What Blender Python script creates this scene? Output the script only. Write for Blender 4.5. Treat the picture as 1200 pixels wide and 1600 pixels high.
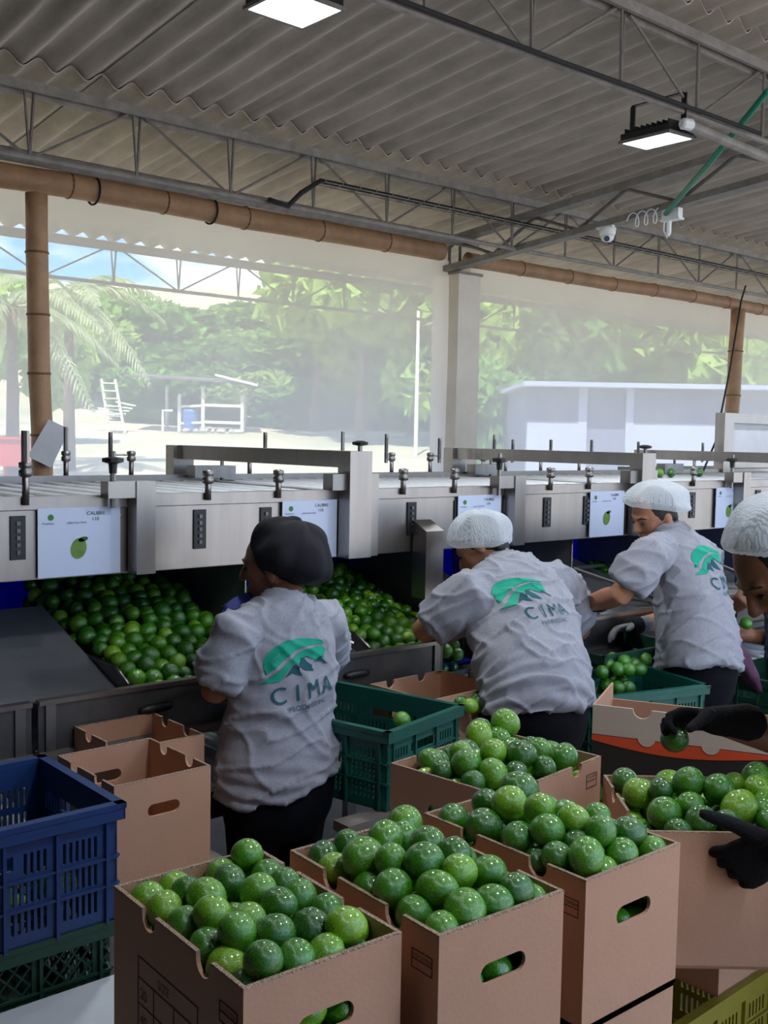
import bpy, bmesh, math, random
from mathutils import Vector, Matrix, noise
from mathutils.bvhtree import BVHTree
from mathutils.geometry import tessellate_polygon
SKY, SUN, LAMP = 2.7, 10.0, 30.0
random.seed(7)
for o in list(bpy.data.objects): bpy.data.objects.remove(o)
sc = bpy.context.scene
COL = sc.collection
PI = math.pi
# ---------------------------------------------------------------- camera
RX = Vector((0.76299326, -0.64615712, 0.01795195))
UX = Vector((0.03208484, 0.06559479, 0.99733038))
FX = Vector((0.64560968, 0.76038037, -0.07078023))
CAMP = Vector((0, 0, 1.80)); FPX = 1650.0
cd = bpy.data.cameras.new('camera'); cam = bpy.data.objects.new('camera', cd); COL.objects.link(cam)
cam.matrix_world = Matrix(((RX.x, UX.x, -FX.x, CAMP.x), (RX.y, UX.y, -FX.y, CAMP.y), (RX.z, UX.z, -FX.z, CAMP.z), (0, 0, 0, 1)))
cd.sensor_fit = 'VERTICAL'; cd.sensor_height = 36; cd.lens = FPX / 1600 * 36; cd.clip_end = 500; cd.clip_start = .05
sc.camera = cam
def ray(u, v): return RX * ((u - 600) / FPX) + UX * ((800 - v) / FPX) + FX
def onz(u, v, z): d = ray(u, v); return CAMP + d * ((z - CAMP.z) / d.z)
def ony(u, v, y): d = ray(u, v); return CAMP + d * (y / d.y)
def onx(u, v, x): d = ray(u, v); return CAMP + d * (x / d.x)
def at(u, v, dep): return CAMP + ray(u, v) * dep
def srgb(r, g, b):
    f = lambda c: (c / 255 / 12.92) if c <= 10 else ((c / 255 + .055) / 1.055) ** 2.4
    return (f(r), f(g), f(b), 1)
# ---------------------------------------------------------------- sky, sun, exposure
sc.view_settings.view_transform = 'Standard'; sc.view_settings.look = 'None'
sc.view_settings.exposure = 0.0; sc.view_settings.gamma = 1.0
sc.view_settings.use_curve_mapping = False
w = bpy.data.worlds.new('sky'); sc.world = w; w.use_nodes = True
nt = w.node_tree; nt.nodes.clear()
def N(tree, typ, **kw):
    n = tree.nodes.new(typ)
    for k, v in kw.items():
        if k.startswith('i_'): n.inputs[k[2:].replace('_', ' ')].default_value = v
        else: setattr(n, k, v)
    return n
def ramp(tree, stops, interp='LINEAR'):
    r = tree.nodes.new('ShaderNodeValToRGB'); e = r.color_ramp; e.interpolation = interp
    while len(e.elements) > 1: e.elements.remove(e.elements[-1])
    e.elements[0].position = stops[0][0]; e.elements[0].color = stops[0][1]
    for p, c in stops[1:]: x = e.elements.new(p); x.color = c
    return r
wo = N(nt, 'ShaderNodeOutputWorld'); bg = N(nt, 'ShaderNodeBackground'); tc = N(nt, 'ShaderNodeTexCoord')
sx = N(nt, 'ShaderNodeSeparateXYZ'); nt.links.new(tc.outputs['Generated'], sx.inputs[0])
gr = ramp(nt, [(.0, srgb(190, 205, 220)), (.06, srgb(150, 200, 240)), (.2, srgb(85, 160, 232)), (.6, srgb(70, 135, 215))])
nt.links.new(sx.outputs['Z'], gr.inputs[0])
mp = N(nt, 'ShaderNodeMapping'); mp.inputs['Scale'].default_value = (3, 3, 9); nt.links.new(tc.outputs['Generated'], mp.inputs[0])
cn = N(nt, 'ShaderNodeTexNoise'); cn.inputs['Scale'].default_value = 2.2; cn.inputs['Detail'].default_value = 7; nt.links.new(mp.outputs[0], cn.inputs[0])
cr = ramp(nt, [(.44, (0, 0, 0, 1)), (.62, (1, 1, 1, 1))]); nt.links.new(cn.outputs[0], cr.inputs[0])
mx = N(nt, 'ShaderNodeMix', data_type='RGBA'); nt.links.new(cr.outputs[0], mx.inputs[0]); nt.links.new(gr.outputs[0], mx.inputs[6]); mx.inputs[7].default_value = srgb(250, 252, 255)
nt.links.new(mx.outputs[2], bg.inputs[0]); bg.inputs[1].default_value = SKY; nt.links.new(bg.outputs[0], wo.inputs[0])
sd = bpy.data.lights.new('sun', 'SUN'); sd.energy = SUN; sd.angle = .01; sd.color = (1, .97, .93)
so = bpy.data.objects.new('sun', sd); COL.objects.link(so)
so.rotation_euler = Vector((.40, .33, -.86)).to_track_quat('-Z', 'Y').to_euler(); so.location = (0, 20, 20)
# ---------------------------------------------------------------- materials
MATS = {}
def mat(name, col, rough=.6, metal=0, var=0, vscale=8, col2=None, bump=0, bscale=60, spec=.5, coat=0, trans=0, stretch=None, obj_rand=0, bdist=.01):
    m = bpy.data.materials.new(name); m.use_nodes = True; t = m.node_tree; b = t.nodes['Principled BSDF']
    b.inputs['Base Color'].default_value = col; b.inputs['Roughness'].default_value = rough; b.inputs['Metallic'].default_value = metal
    b.inputs['Specular IOR Level'].default_value = spec; b.inputs['Coat Weight'].default_value = coat; b.inputs['Coat Roughness'].default_value = .2
    if var or bump:
        c = N(t, 'ShaderNodeTexCoord'); src = c.outputs['Object']
        if stretch:
            q = N(t, 'ShaderNodeMapping'); q.inputs['Scale'].default_value = stretch; t.links.new(src, q.inputs[0]); src = q.outputs[0]
    if var:
        n = N(t, 'ShaderNodeTexNoise'); n.inputs['Scale'].default_value = vscale; n.inputs['Detail'].default_value = 6; n.inputs['Roughness'].default_value = .65
        t.links.new(src, n.inputs[0])
        c2 = col2 or tuple(max(0, x * (1 - var)) for x in col[:3]) + (1,)
        r = ramp(t, [(.36, col), (.66, c2)]); t.links.new(n.outputs[0], r.inputs[0])
        out = r.outputs[0]
        if obj_rand:
            oi = N(t, 'ShaderNodeObjectInfo'); hs = N(t, 'ShaderNodeHueSaturation'); mr = N(t, 'ShaderNodeMapRange'); mr.inputs[3].default_value = 1 - obj_rand; mr.inputs[4].default_value = 1 + obj_rand
            t.links.new(oi.outputs['Random'], mr.inputs[0]); t.links.new(mr.outputs[0], hs.inputs['Value']); t.links.new(out, hs.inputs['Color']); out = hs.outputs[0]
        t.links.new(out, b.inputs['Base Color'])
    if bump:
        n2 = N(t, 'ShaderNodeTexNoise'); n2.inputs['Scale'].default_value = bscale; n2.inputs['Detail'].default_value = 4
        t.links.new(src, n2.inputs[0]); bp = N(t, 'ShaderNodeBump'); bp.inputs['Strength'].default_value = bump; bp.inputs['Distance'].default_value = bdist
        t.links.new(n2.outputs[0], bp.inputs['Height']); t.links.new(bp.outputs[0], b.inputs['Normal'])
    MATS[name] = m; return m
mat('asbestos', srgb(186, 176, 164), .9, var=.3, vscale=5, bump=.25, bscale=45, stretch=(1, .35, 1), obj_rand=.06)
mat('truss_steel', srgb(140, 134, 128), .65, var=.35, vscale=9, bump=.1)
mat('dark_steel', srgb(118, 112, 106), .6, var=.3, vscale=12)
mat('bamboo', srgb(168, 130, 96), .6, var=.3, vscale=7, stretch=(1, 1, 1), bump=.15, bscale=80)
mat('bamboo_node', srgb(120, 84, 54), .7, var=.3)
mat('concrete_paint', srgb(214, 205, 192), .8, var=.12, vscale=3, bump=.1, bscale=30)
mat('floor', srgb(108, 104, 100), .75, var=.4, vscale=2.5, bump=.1)
mat('steel', srgb(160, 154, 149), .36, metal=1, var=.14, vscale=14, stretch=(1, 1, .12), bump=.02, bscale=40)
mat('steel_dull', srgb(150, 147, 143), .42, metal=1, var=.3, vscale=9, stretch=(1, 1, .3))
mat('steel_dark', srgb(112, 111, 110), .42, metal=.75, var=.35, vscale=6)
mat('steel_matte', srgb(132, 132, 135), .5, metal=.35, var=.2, vscale=5)
mat('roller', srgb(205, 207, 210), .38, var=.12, vscale=20)
mat('black_plastic', srgb(22, 22, 25), .45)
mat('rubber', srgb(28, 28, 30), .8)
mat('blue_belt', srgb(16, 42, 190), .35, var=.4, vscale=5)
mat('card', srgb(186, 141, 113), .85, var=.1, vscale=4, bump=.06, bscale=150)
mat('card_edge', srgb(196, 165, 140), .95, bump=.9, bscale=260, var=.45, vscale=230)
mat('card_white', srgb(196, 182, 166), .8, var=.08, vscale=4)
mat('print_black', srgb(38, 32, 30), .7)
mat('print_brown', srgb(74, 46, 40), .8)
mat('print_orange', srgb(214, 78, 38), .65)
mat('print_leaf', srgb(70, 125, 62), .7)
mat('blue_crate', srgb(24, 54, 104), .38, var=.2, vscale=6)
mat('green_crate', srgb(18, 88, 76), .4, var=.2, vscale=6)
mat('dark_green_crate', srgb(20, 62, 46), .5, var=.25, vscale=6)
mat('yellow_crate', srgb(150, 138, 44), .5, var=.25, vscale=6)
mat('shirt', srgb(158, 159, 168), .95, spec=.15, var=.18, vscale=140, bump=.04, bscale=160)
mat('trousers', srgb(13, 14, 20), .95, spec=.15, var=.2, vscale=30, bump=.1)
mat('denim', srgb(62, 96, 132), .9, var=.45, vscale=25, stretch=(1, 1, 5), bump=.3, bscale=40)
mat('skin', srgb(176, 122, 92), .5, var=.12, vscale=14, bump=.05, bscale=120)
mat('skin_dark', srgb(128, 82, 58), .5, var=.15, vscale=14, bump=.05, bscale=120)
mat('hair', srgb(30, 22, 18), .55, var=.4, vscale=60)
mat('cap_black', srgb(24, 23, 30), .8, spec=.3, var=.25, vscale=8, bump=.1)
mat('glove', srgb(20, 20, 25), .9, spec=.25, var=.3, vscale=40, bump=.4, bscale=160)
mat('glove_grey', srgb(120, 122, 126), .85, var=.3, vscale=30)
mat('print_teal', srgb(0, 160, 128), .8, var=.12, vscale=30)
mat('print_dark_teal', srgb(14, 82, 92), .8)
mat('maroon', srgb(84, 44, 72), .9, var=.35, vscale=18, bump=.3)
mat('navy', srgb(34, 44, 120), .8, var=.4, vscale=20)
mat('paper', srgb(206, 216, 238), .45, var=.05, vscale=3)
mat('paper_grey', srgb(200, 200, 204), .7, var=.12, vscale=5)
mat('print_grey', srgb(110, 118, 130), .8)
mat('print_lime', srgb(112, 150, 66), .7, var=.35, vscale=40)
mat('lime_dark', srgb(54, 100, 52), .7)
mat('wood_grey', srgb(120, 110, 104), .8, var=.3, vscale=12, stretch=(.2, 2, 1))
mat('white_plastic', srgb(222, 224, 226), .4)
mat('white_table', srgb(190, 196, 204), .45, var=.15, vscale=4)
mat('green_rope', srgb(26, 140, 112), .6, var=.3, vscale=50)
mat('lens', srgb(60, 75, 90), .1)
mat('grass', srgb(200, 184, 154), .95, var=.6, vscale=.25, col2=srgb(160, 162, 130), bump=.5, bscale=6)
mat('foliage', srgb(124, 172, 62), .8, var=.5, vscale=.6, col2=srgb(72, 112, 50), obj_rand=.25)
mat('foliage_light', srgb(176, 206, 92), .8, var=.4, vscale=.6, col2=srgb(112, 150, 72), obj_rand=.2)
mat('palm_leaf', srgb(178, 186, 140), .6, var=.4, vscale=2, col2=srgb(126, 148, 92))
mat('bark', srgb(116, 96, 80), .9, var=.3)
mat('white_wood', srgb(228, 224, 214), .8, var=.15)
mat('house_wall', srgb(158, 166, 190), .8, var=.08, vscale=1)
mat('house_dark', srgb(104, 110, 136), .8, var=.15, vscale=1)
mat('shed_roof', srgb(112, 100, 98), .8, var=.3, vscale=2)
mat('red_paint', srgb(186, 62, 56), .6, var=.15, vscale=2)
mat('blue_drum', srgb(70, 110, 170), .5)
mat('rock', srgb(196, 190, 180), .9, var=.3, vscale=3)
def two(m):
    m.use_backface_culling = False
# lime skin: green with a paler blush, fine pores, a waxy gloss
def lime_mat(name, a, b, c):
    m = bpy.data.materials.new(name); m.use_nodes = True; t = m.node_tree; p = t.nodes['Principled BSDF']
    tc = N(t, 'ShaderNodeTexCoord'); oi = N(t, 'ShaderNodeObjectInfo')
    ad = N(t, 'ShaderNodeVectorMath', operation='ADD'); t.links.new(tc.outputs['Object'], ad.inputs[0]); t.links.new(oi.outputs['Location'], ad.inputs[1])
    n = N(t, 'ShaderNodeTexNoise'); n.inputs['Scale'].default_value = 16; n.inputs['Detail'].default_value = 3; t.links.new(ad.outputs[0], n.inputs[0])
    mr = N(t, 'ShaderNodeMath', operation='MULTIPLY_ADD'); t.links.new(oi.outputs['Random'], mr.inputs[0]); mr.inputs[1].default_value = .46; mr.inputs[2].default_value = -.23
    s = N(t, 'ShaderNodeMath', operation='ADD'); t.links.new(n.outputs[0], s.inputs[0]); t.links.new(mr.outputs[0], s.inputs[1])
    r = ramp(t, [(.26, a), (.56, b), (.92, c)]); t.links.new(s.outputs[0], r.inputs[0])
    v = N(t, 'ShaderNodeTexVoronoi'); v.inputs['Scale'].default_value = 380; t.links.new(ad.outputs[0], v.inputs['Vector'])
    n3 = N(t, 'ShaderNodeTexNoise'); n3.inputs['Scale'].default_value = 90; n3.inputs['Detail'].default_value = 3; t.links.new(ad.outputs[0], n3.inputs[0])
    sm = N(t, 'ShaderNodeMath', operation='ADD'); t.links.new(v.outputs['Distance'], sm.inputs[0]); t.links.new(n3.outputs[0], sm.inputs[1])
    bp = N(t, 'ShaderNodeBump'); bp.inputs['Strength'].default_value = .3; bp.inputs['Distance'].default_value = .002; t.links.new(sm.outputs[0], bp.inputs['Height'])
    t.links.new(bp.outputs[0], p.inputs['Normal']); t.links.new(r.outputs[0], p.inputs['Base Color'])
    p.inputs['Roughness'].default_value = .24; p.inputs['Specular IOR Level'].default_value = .7; p.inputs['Coat Weight'].default_value = .6; p.inputs['Coat Roughness'].default_value = .09
    p.inputs['Subsurface Weight'].default_value = .0
    MATS[name] = m
lime_mat('lime', srgb(24, 84, 14), srgb(70, 142, 20), srgb(168, 204, 42))
# hair net: thin white gauze
def gauze(name, op, col, wave=True):
    m = bpy.data.materials.new(name); m.use_nodes = True; t = m.node_tree; p = t.nodes['Principled BSDF']; o = t.nodes['Material Output']
    p.inputs['Base Color'].default_value = col; p.inputs['Roughness'].default_value = .8
    tr = N(t, 'ShaderNodeBsdfTransparent'); mxs = N(t, 'ShaderNodeMixShader')
    tl = N(t, 'ShaderNodeBsdfTranslucent'); tl.inputs[0].default_value = col; m2 = N(t, 'ShaderNodeMixShader'); m2.inputs[0].default_value = .4
    t.links.new(p.outputs[0], m2.inputs[1]); t.links.new(tl.outputs[0], m2.inputs[2])
    t.links.new(tr.outputs[0], mxs.inputs[1]); t.links.new(m2.outputs[0], mxs.inputs[2]); t.links.new(mxs.outputs[0], o.inputs[0])
    mxs.inputs[0].default_value = op
    if wave:
        tc = N(t, 'ShaderNodeTexCoord'); wv = N(t, 'ShaderNodeTexWave'); wv.inputs['Scale'].default_value = 55; wv.inputs['Distortion'].default_value = 4; wv.inputs['Detail'].default_value = 2; wv.inputs['Detail Scale'].default_value = 1.5
        t.links.new(tc.outputs['Object'], wv.inputs[0]); r = ramp(t, [(.0, (op - .16,) * 3 + (1,)), (.9, (min(1, op + .16),) * 3 + (1,))])
        t.links.new(wv.outputs[0], r.inputs[0]); t.links.new(r.outputs[0], mxs.inputs[0])
        bp = N(t, 'ShaderNodeBump'); bp.inputs['Strength'].default_value = .7; bp.inputs['Distance'].default_value = .001; t.links.new(wv.outputs[0], bp.inputs['Height']); t.links.new(bp.outputs[0], p.inputs['Normal'])
    MATS[name] = m; return m
gauze('hairnet', .66, srgb(238, 244, 250))
# shade cloth hung along the open side: see-through weave
def screen_mat(name, op):
    m = bpy.data.materials.new(name); m.use_nodes = True; t = m.node_tree; t.nodes.remove(t.nodes['Principled BSDF']); o = t.nodes['Material Output']
    d = N(t, 'ShaderNodeBsdfDiffuse'); d.inputs[0].default_value = srgb(230, 212, 196); tl = N(t, 'ShaderNodeBsdfTranslucent'); tl.inputs[0].default_value = srgb(236, 240, 252)
    a = N(t, 'ShaderNodeMixShader'); a.inputs[0].default_value = .75; t.links.new(d.outputs[0], a.inputs[1]); t.links.new(tl.outputs[0], a.inputs[2])
    tr = N(t, 'ShaderNodeBsdfTransparent'); b = N(t, 'ShaderNodeMixShader'); t.links.new(tr.outputs[0], b.inputs[1]); t.links.new(a.outputs[0], b.inputs[2])
    tc = N(t, 'ShaderNodeTexCoord'); n = N(t, 'ShaderNodeTexNoise'); n.inputs['Scale'].default_value = .9; n.inputs['Detail'].default_value = 3; t.links.new(tc.outputs['Object'], n.inputs[0])
    r = ramp(t, [(.3, (op - .05,) * 3 + (1,)), (.7, (op + .06,) * 3 + (1,))]); t.links.new(n.outputs[0], r.inputs[0]); t.links.new(r.outputs[0], b.inputs[0])
    t.links.new(b.outputs[0], o.inputs[0]); MATS[name] = m
screen_mat('screen', .62)
def emis(name, col, s):
    m = bpy.data.materials.new(name); m.use_nodes = True; t = m.node_tree; b = t.nodes['Principled BSDF']
    b.inputs['Base Color'].default_value = col; b.inputs['Emission Color'].default_value = col; b.inputs['Emission Strength'].default_value = s; MATS[name] = m
emis('lamp_face', (.92, .97, 1, 1), 9)
for _n in ('foliage', 'foliage_light', 'palm_leaf'):
    _t = MATS[_n].node_tree; _p = _t.nodes['Principled BSDF']; _tl = N(_t, 'ShaderNodeBsdfTranslucent'); _m = N(_t, 'ShaderNodeMixShader'); _m.inputs[0].default_value = .35
    _l = _p.inputs['Base Color'].links[0].from_socket; _t.links.new(_l, _tl.inputs[0]); _t.links.new(_p.outputs[0], _m.inputs[1]); _t.links.new(_tl.outputs[0], _m.inputs[2])
    _t.links.new(_m.outputs[0], _t.nodes['Material Output'].inputs[0])
_t = MATS['blue_belt'].node_tree; _p = _t.nodes['Principled BSDF']; _tl = N(_t, 'ShaderNodeBsdfTranslucent'); _tl.inputs[0].default_value = srgb(20, 60, 240); _m = N(_t, 'ShaderNodeMixShader'); _m.inputs[0].default_value = .5
_t.links.new(_p.outputs[0], _m.inputs[1]); _t.links.new(_tl.outputs[0], _m.inputs[2]); _t.links.new(_m.outputs[0], _t.nodes['Material Output'].inputs[0])
mat('wall_dark', srgb(58, 55, 52), .9, var=.2, vscale=2)
# ---------------------------------------------------------------- helpers
class MB:
    def __init__(s): s.v = []; s.f = []
    def add(s, vs, fs):
        n = len(s.v); s.v += [tuple(p) for p in vs]; s.f += [tuple(i + n for i in q) for q in fs]; return s
    def box(s, c, d, ax=None):
        c = Vector(c); X, Y, Z = ax or (Vector((1, 0, 0)), Vector((0, 1, 0)), Vector((0, 0, 1)))
        vs = [c + X * (d[0] / 2 * i) + Y * (d[1] / 2 * j) + Z * (d[2] / 2 * k) for k in (-1, 1) for j in (-1, 1) for i in (-1, 1)]
        return s.add(vs, [(0, 2, 3, 1), (4, 5, 7, 6), (0, 1, 5, 4), (2, 6, 7, 3), (0, 4, 6, 2), (1, 3, 7, 5)])
    def bb(s, a, b): return s.box([(p + q) / 2 for p, q in zip(a, b)], [abs(p - q) for p, q in zip(a, b)])
    def bar(s, a, b, w, h, up=Vector((0, 0, 1))):
        a = Vector(a); b = Vector(b); X = (b - a); L = X.length; X.normalize(); Y = up.cross(X)
        if Y.length < 1e-4: Y = Vector((0, 1, 0)).cross(X)
        Y.normalize(); Z = X.cross(Y); return s.box((a + b) / 2, (L, w, h), (X, Y, Z))
    def tube(s, pts, r, n=8, caps=True):
        pts = [Vector(p) for p in pts]; m = len(pts); rs = r if isinstance(r, (list, tuple)) else [r] * m
        vs = []; prev = None
        for i, p in enumerate(pts):
            t = (pts[min(i + 1, m - 1)] - pts[max(i - 1, 0)]).normalized()
            if prev is None:
                x = t.cross(Vector((0, 0, 1)) if abs(t.z) < .9 else Vector((0, 1, 0))).normalized()
            else:
                x = (prev - t * prev.dot(t)).normalized()
            prev = x; y = t.cross(x)
            for k in range(n): a = 2 * PI * k / n; vs.append(p + (x * math.cos(a) + y * math.sin(a)) * rs[i])
        fs = [(i * n + k, i * n + (k + 1) % n, (i + 1) * n + (k + 1) % n, (i + 1) * n + k) for i in range(m - 1) for k in range(n)]
        if caps: fs += [tuple(range(n))[::-1], tuple((m - 1) * n + k for k in range(n))]
        return s.add(vs, fs)
    def lathe(s, c, prof, n=16, ax=Vector((0, 0, 1))):
        ax = Vector(ax).normalized(); x = ax.cross(Vector((1, 0, 0)) if abs(ax.x) < .9 else Vector((0, 1, 0))).normalized(); y = ax.cross(x); c = Vector(c)
        vs = [c + ax * h + (x * math.cos(2 * PI * k / n) + y * math.sin(2 * PI * k / n)) * r for r, h in prof for k in range(n)]
        m = len(prof); fs = [(i * n + k, i * n + (k + 1) % n, (i + 1) * n + (k + 1) % n, (i + 1) * n + k) for i in range(m - 1) for k in range(n)]
        fs += [tuple(range(n))[::-1], tuple((m - 1) * n + k for k in range(n))]; return s.add(vs, fs)
    def ell(s, c, ax, n=12, m=8):
        c = Vector(c); X, Y, Z = [Vector(a) for a in ax]; vs = [c - Z]
        for i in range(1, m):
            th = PI * i / m
            for k in range(n): ph = 2 * PI * k / n; vs.append(c - Z * math.cos(th) + (X * math.cos(ph) + Y * math.sin(ph)) * math.sin(th))
        vs.append(c + Z); fs = [(0, 1 + (k + 1) % n, 1 + k) for k in range(n)]
        for i in range(m - 2):
            for k in range(n): a = 1 + i * n; fs.append((a + k, a + (k + 1) % n, a + n + (k + 1) % n, a + n + k))
        e = len(vs) - 1; a = 1 + (m - 2) * n; fs += [(a + k, a + (k + 1) % n, e) for k in range(n)]
        return s.add(vs, fs)
    def loft(s, rings, n=20, p=2.0):
        """rings: (centre, side vector, front vector); closed at both ends"""
        vs = []
        for c, a, b in rings:
            c = Vector(c); a = Vector(a); b = Vector(b)
            for k in range(n):
                t = 2 * PI * k / n; ct, st = math.cos(t), math.sin(t)
                vs.append(c + a * (abs(ct) ** (2 / p) * (1 if ct > 0 else -1)) + b * (abs(st) ** (2 / p) * (1 if st > 0 else -1)))
        m = len(rings); fs = [(i * n + k, i * n + (k + 1) % n, (i + 1) * n + (k + 1) % n, (i + 1) * n + k) for i in range(m - 1) for k in range(n)]
        fs += [tuple(range(n))[::-1], tuple((m - 1) * n + k for k in range(n))]; return s.add(vs, fs)
    def limb(s, pts, rs, n=12):
        """tapering limb with rounded ends"""
        pts = [Vector(p) for p in pts]
        a = (pts[0] - pts[1]).normalized(); b = (pts[-1] - pts[-2]).normalized()
        P = [pts[0] + a * rs[0] * .9, pts[0] + a * rs[0] * .6] + pts + [pts[-1] + b * rs[-1] * .6, pts[-1] + b * rs[-1] * .9]
        R = [rs[0] * .4, rs[0] * .8] + list(rs) + [rs[-1] * .8, rs[-1] * .4]; return s.tube(P, R, n)
    def plate(s, outer, holes, org, U, V, th):
        """flat plate with holes; outline in (u,v) metres; thickness along U x V"""
        org = Vector(org); U = Vector(U); V = Vector(V); W = U.cross(V).normalized() * th
        loops = [outer] + list(holes); flat = [p for l in loops for p in l]
        tris = tessellate_polygon([[Vector((p[0], p[1], 0)) for p in l] for l in loops])
        n = len(flat); q = [org + U * p[0] + V * p[1] for p in flat]
        def area(t): a, b, c = [flat[i] for i in t]; return (b[0] - a[0]) * (c[1] - a[1]) - (b[1] - a[1]) * (c[0] - a[0])
        tris = [t if area(t) > 0 else t[::-1] for t in tris]
        fs = [tuple(i + n for i in t) for t in tris] + [tuple(t[::-1]) for t in tris]
        o = 0
        for l in loops:
            m = len(l); fs += [(o + i, o + (i + 1) % m, n + o + (i + 1) % m, n + o + i) for i in range(m)]; o += m
        return s.add(q + [p + W for p in q], fs)
    def build(s, name, m, parent=None, smooth=False, label=None):
        me = bpy.data.meshes.new(name); me.from_pydata(s.v, [], s.f); me.materials.append(MATS[m] if isinstance(m, str) else m)
        return link(name, me, parent, smooth, label)
def link(name, me, parent=None, smooth=False, label=None):
    if smooth: me.polygons.foreach_set('use_smooth', [True] * len(me.polygons))
    me.update()
    o = bpy.data.objects.new(name, me); COL.objects.link(o)
    if parent is not None: adopt(o, parent)
    if label: o['label'] = label
    return o
def wm(o):
    m = Matrix.LocRotScale(o.location, o.rotation_euler, o.scale)
    return wm(o.parent) @ o.matrix_parent_inverse @ m if o.parent else m
def adopt(o, parent): o.parent = parent; o.matrix_parent_inverse = wm(parent).inverted()
def thing(name, label, cat, loc=(0, 0, 0), group=None):
    o = bpy.data.objects.new(name, None); o.empty_display_size = .1; o.location = loc; COL.objects.link(o); return tag(o, label, cat, group)
def tag(o, label, cat, group=None):
    o['label'] = label; o['category'] = cat
    if group: o['group'] = group
    return o
def struct(o): o['kind'] = 'structure'; return o
def dup(o, loc, name=None):
    c = o.copy(); COL.objects.link(c); c.location = loc; return c
def remesh(mb, vox, sm=6, fac=.5):
    me = bpy.data.meshes.new('tmp'); me.from_pydata(mb.v, [], mb.f); me.update()
    bm = bmesh.new(); bm.from_mesh(me); bmesh.ops.recalc_face_normals(bm, faces=bm.faces); bm.to_mesh(me); bm.free()
    o = bpy.data.objects.new('tmp', me); COL.objects.link(o)
    r = o.modifiers.new('r', 'REMESH'); r.mode = 'VOXEL'; r.voxel_size = vox
    if sm: s = o.modifiers.new('s', 'SMOOTH'); s.factor = fac; s.iterations = sm
    dg = bpy.context.evaluated_depsgraph_get(); dg.update()
    res = bpy.data.meshes.new_from_object(o.evaluated_get(dg)); bpy.data.objects.remove(o); bpy.data.meshes.remove(me); return res
L_box1=[(0.755,1.350,1.127,0.0275),(0.834,1.350,1.128,0.0260),(0.815,1.298,1.141,0.0260),(0.879,1.349,1.149,0.0260),(0.887,1.348,1.109,0.0260),(0.885,1.303,1.128,0.0262),(0.884,1.255,1.131,0.0260),(0.821,1.229,1.149,0.0263),(0.756,1.264,1.145,0.0290),(0.705,1.291,1.131,0.0269),(0.703,1.236,1.128,0.0260),(0.729,1.203,1.150,0.0275),(0.760,1.167,1.143,0.0260),(0.818,1.174,1.149,0.0260),(0.864,1.189,1.142,0.0260),(0.882,1.149,1.130,0.0260),(0.770,1.117,1.140,0.0299),(0.822,1.101,1.136,0.0293),(0.879,1.092,1.128,0.0265),(0.701,1.169,1.127,0.0260),(0.702,1.123,1.118,0.0280),(0.715,1.059,1.148,0.0260),(0.762,1.056,1.133,0.0270),(0.853,1.053,1.112,0.0260),(0.848,1.062,1.153,0.0260),(0.750,1.310,1.134,0.0260),(0.705,1.342,1.129,0.0260),(0.725,1.134,1.154,0.0260),(0.808,1.054,1.127,0.0260),(0.698,1.072,1.113,0.0260)]
L_box2=[(1.111,1.297,1.120,0.0309),(0.994,1.306,1.130,0.0260),(0.983,1.261,1.130,0.0260),(1.043,1.304,1.137,0.0260),(1.004,1.216,1.155,0.0349),(1.061,1.233,1.167,0.0297),(1.122,1.256,1.149,0.0260),(1.163,1.300,1.107,0.0260),(1.158,1.295,1.152,0.0312),(1.093,1.168,1.171,0.0301),(1.039,1.117,1.173,0.0308),(1.161,1.232,1.127,0.0260),(1.102,1.115,1.168,0.0260),(0.980,1.174,1.128,0.0260),(0.982,1.123,1.145,0.0303),(1.011,1.160,1.168,0.0260),(0.979,1.071,1.126,0.0285),(1.018,1.066,1.155,0.0285),(1.021,1.014,1.140,0.0319),(0.974,1.010,1.126,0.0260),(1.067,1.071,1.167,0.0260),(1.155,1.158,1.128,0.0292),(1.122,1.065,1.153,0.0271),(1.074,1.009,1.138,0.0285),(1.155,1.074,1.121,0.0260),(1.120,1.005,1.147,0.0260),(1.153,1.004,1.120,0.0260)]
L_box3=[(1.323,1.212,1.174,0.0307),(1.437,1.290,1.152,0.0360),(1.447,1.281,1.105,0.0260),(1.442,1.231,1.127,0.0314),(1.318,1.139,1.187,0.0260),(1.294,1.099,1.167,0.0288),(1.341,1.083,1.179,0.0260),(1.271,1.142,1.147,0.0288),(1.447,1.121,1.146,0.0265),(1.315,1.054,1.148,0.0260),(1.349,1.036,1.171,0.0260),(1.268,1.057,1.142,0.0260),(1.284,1.011,1.154,0.0302),(1.366,1.005,1.140,0.0270),(1.430,1.039,1.150,0.0282),(1.444,1.080,1.119,0.0289),(1.447,1.004,1.125,0.0260),(1.317,1.004,1.122,0.0260),(1.268,1.096,1.121,0.0260),(1.374,1.295,1.125,0.0311),(1.270,1.293,1.134,0.0282),(1.275,1.223,1.140,0.0330),(1.334,1.277,1.155,0.0260)]
L_box4=[(1.922,1.367,1.023,0.0343),(1.966,1.327,1.043,0.0360),(2.013,1.295,1.039,0.0302),(1.885,1.386,1.055,0.0300),(1.844,1.319,1.054,0.0339),(1.846,1.264,1.076,0.0260),(1.887,1.227,1.090,0.0352),(1.912,1.172,1.089,0.0329),(2.054,1.261,1.027,0.0303),(2.086,1.239,1.047,0.0260),(2.110,1.210,1.009,0.0321),(2.086,1.181,1.050,0.0319),(1.891,1.112,1.070,0.0360),(1.831,1.184,1.071,0.0261),(1.800,1.138,1.055,0.0333),(1.781,1.210,1.055,0.0360),(1.950,1.087,1.060,0.0260),(1.912,1.053,1.051,0.0279),(1.835,1.099,1.057,0.0260),(2.056,1.143,1.035,0.0302),(2.121,1.210,1.063,0.0319),(1.754,1.158,1.041,0.0260)]
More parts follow.
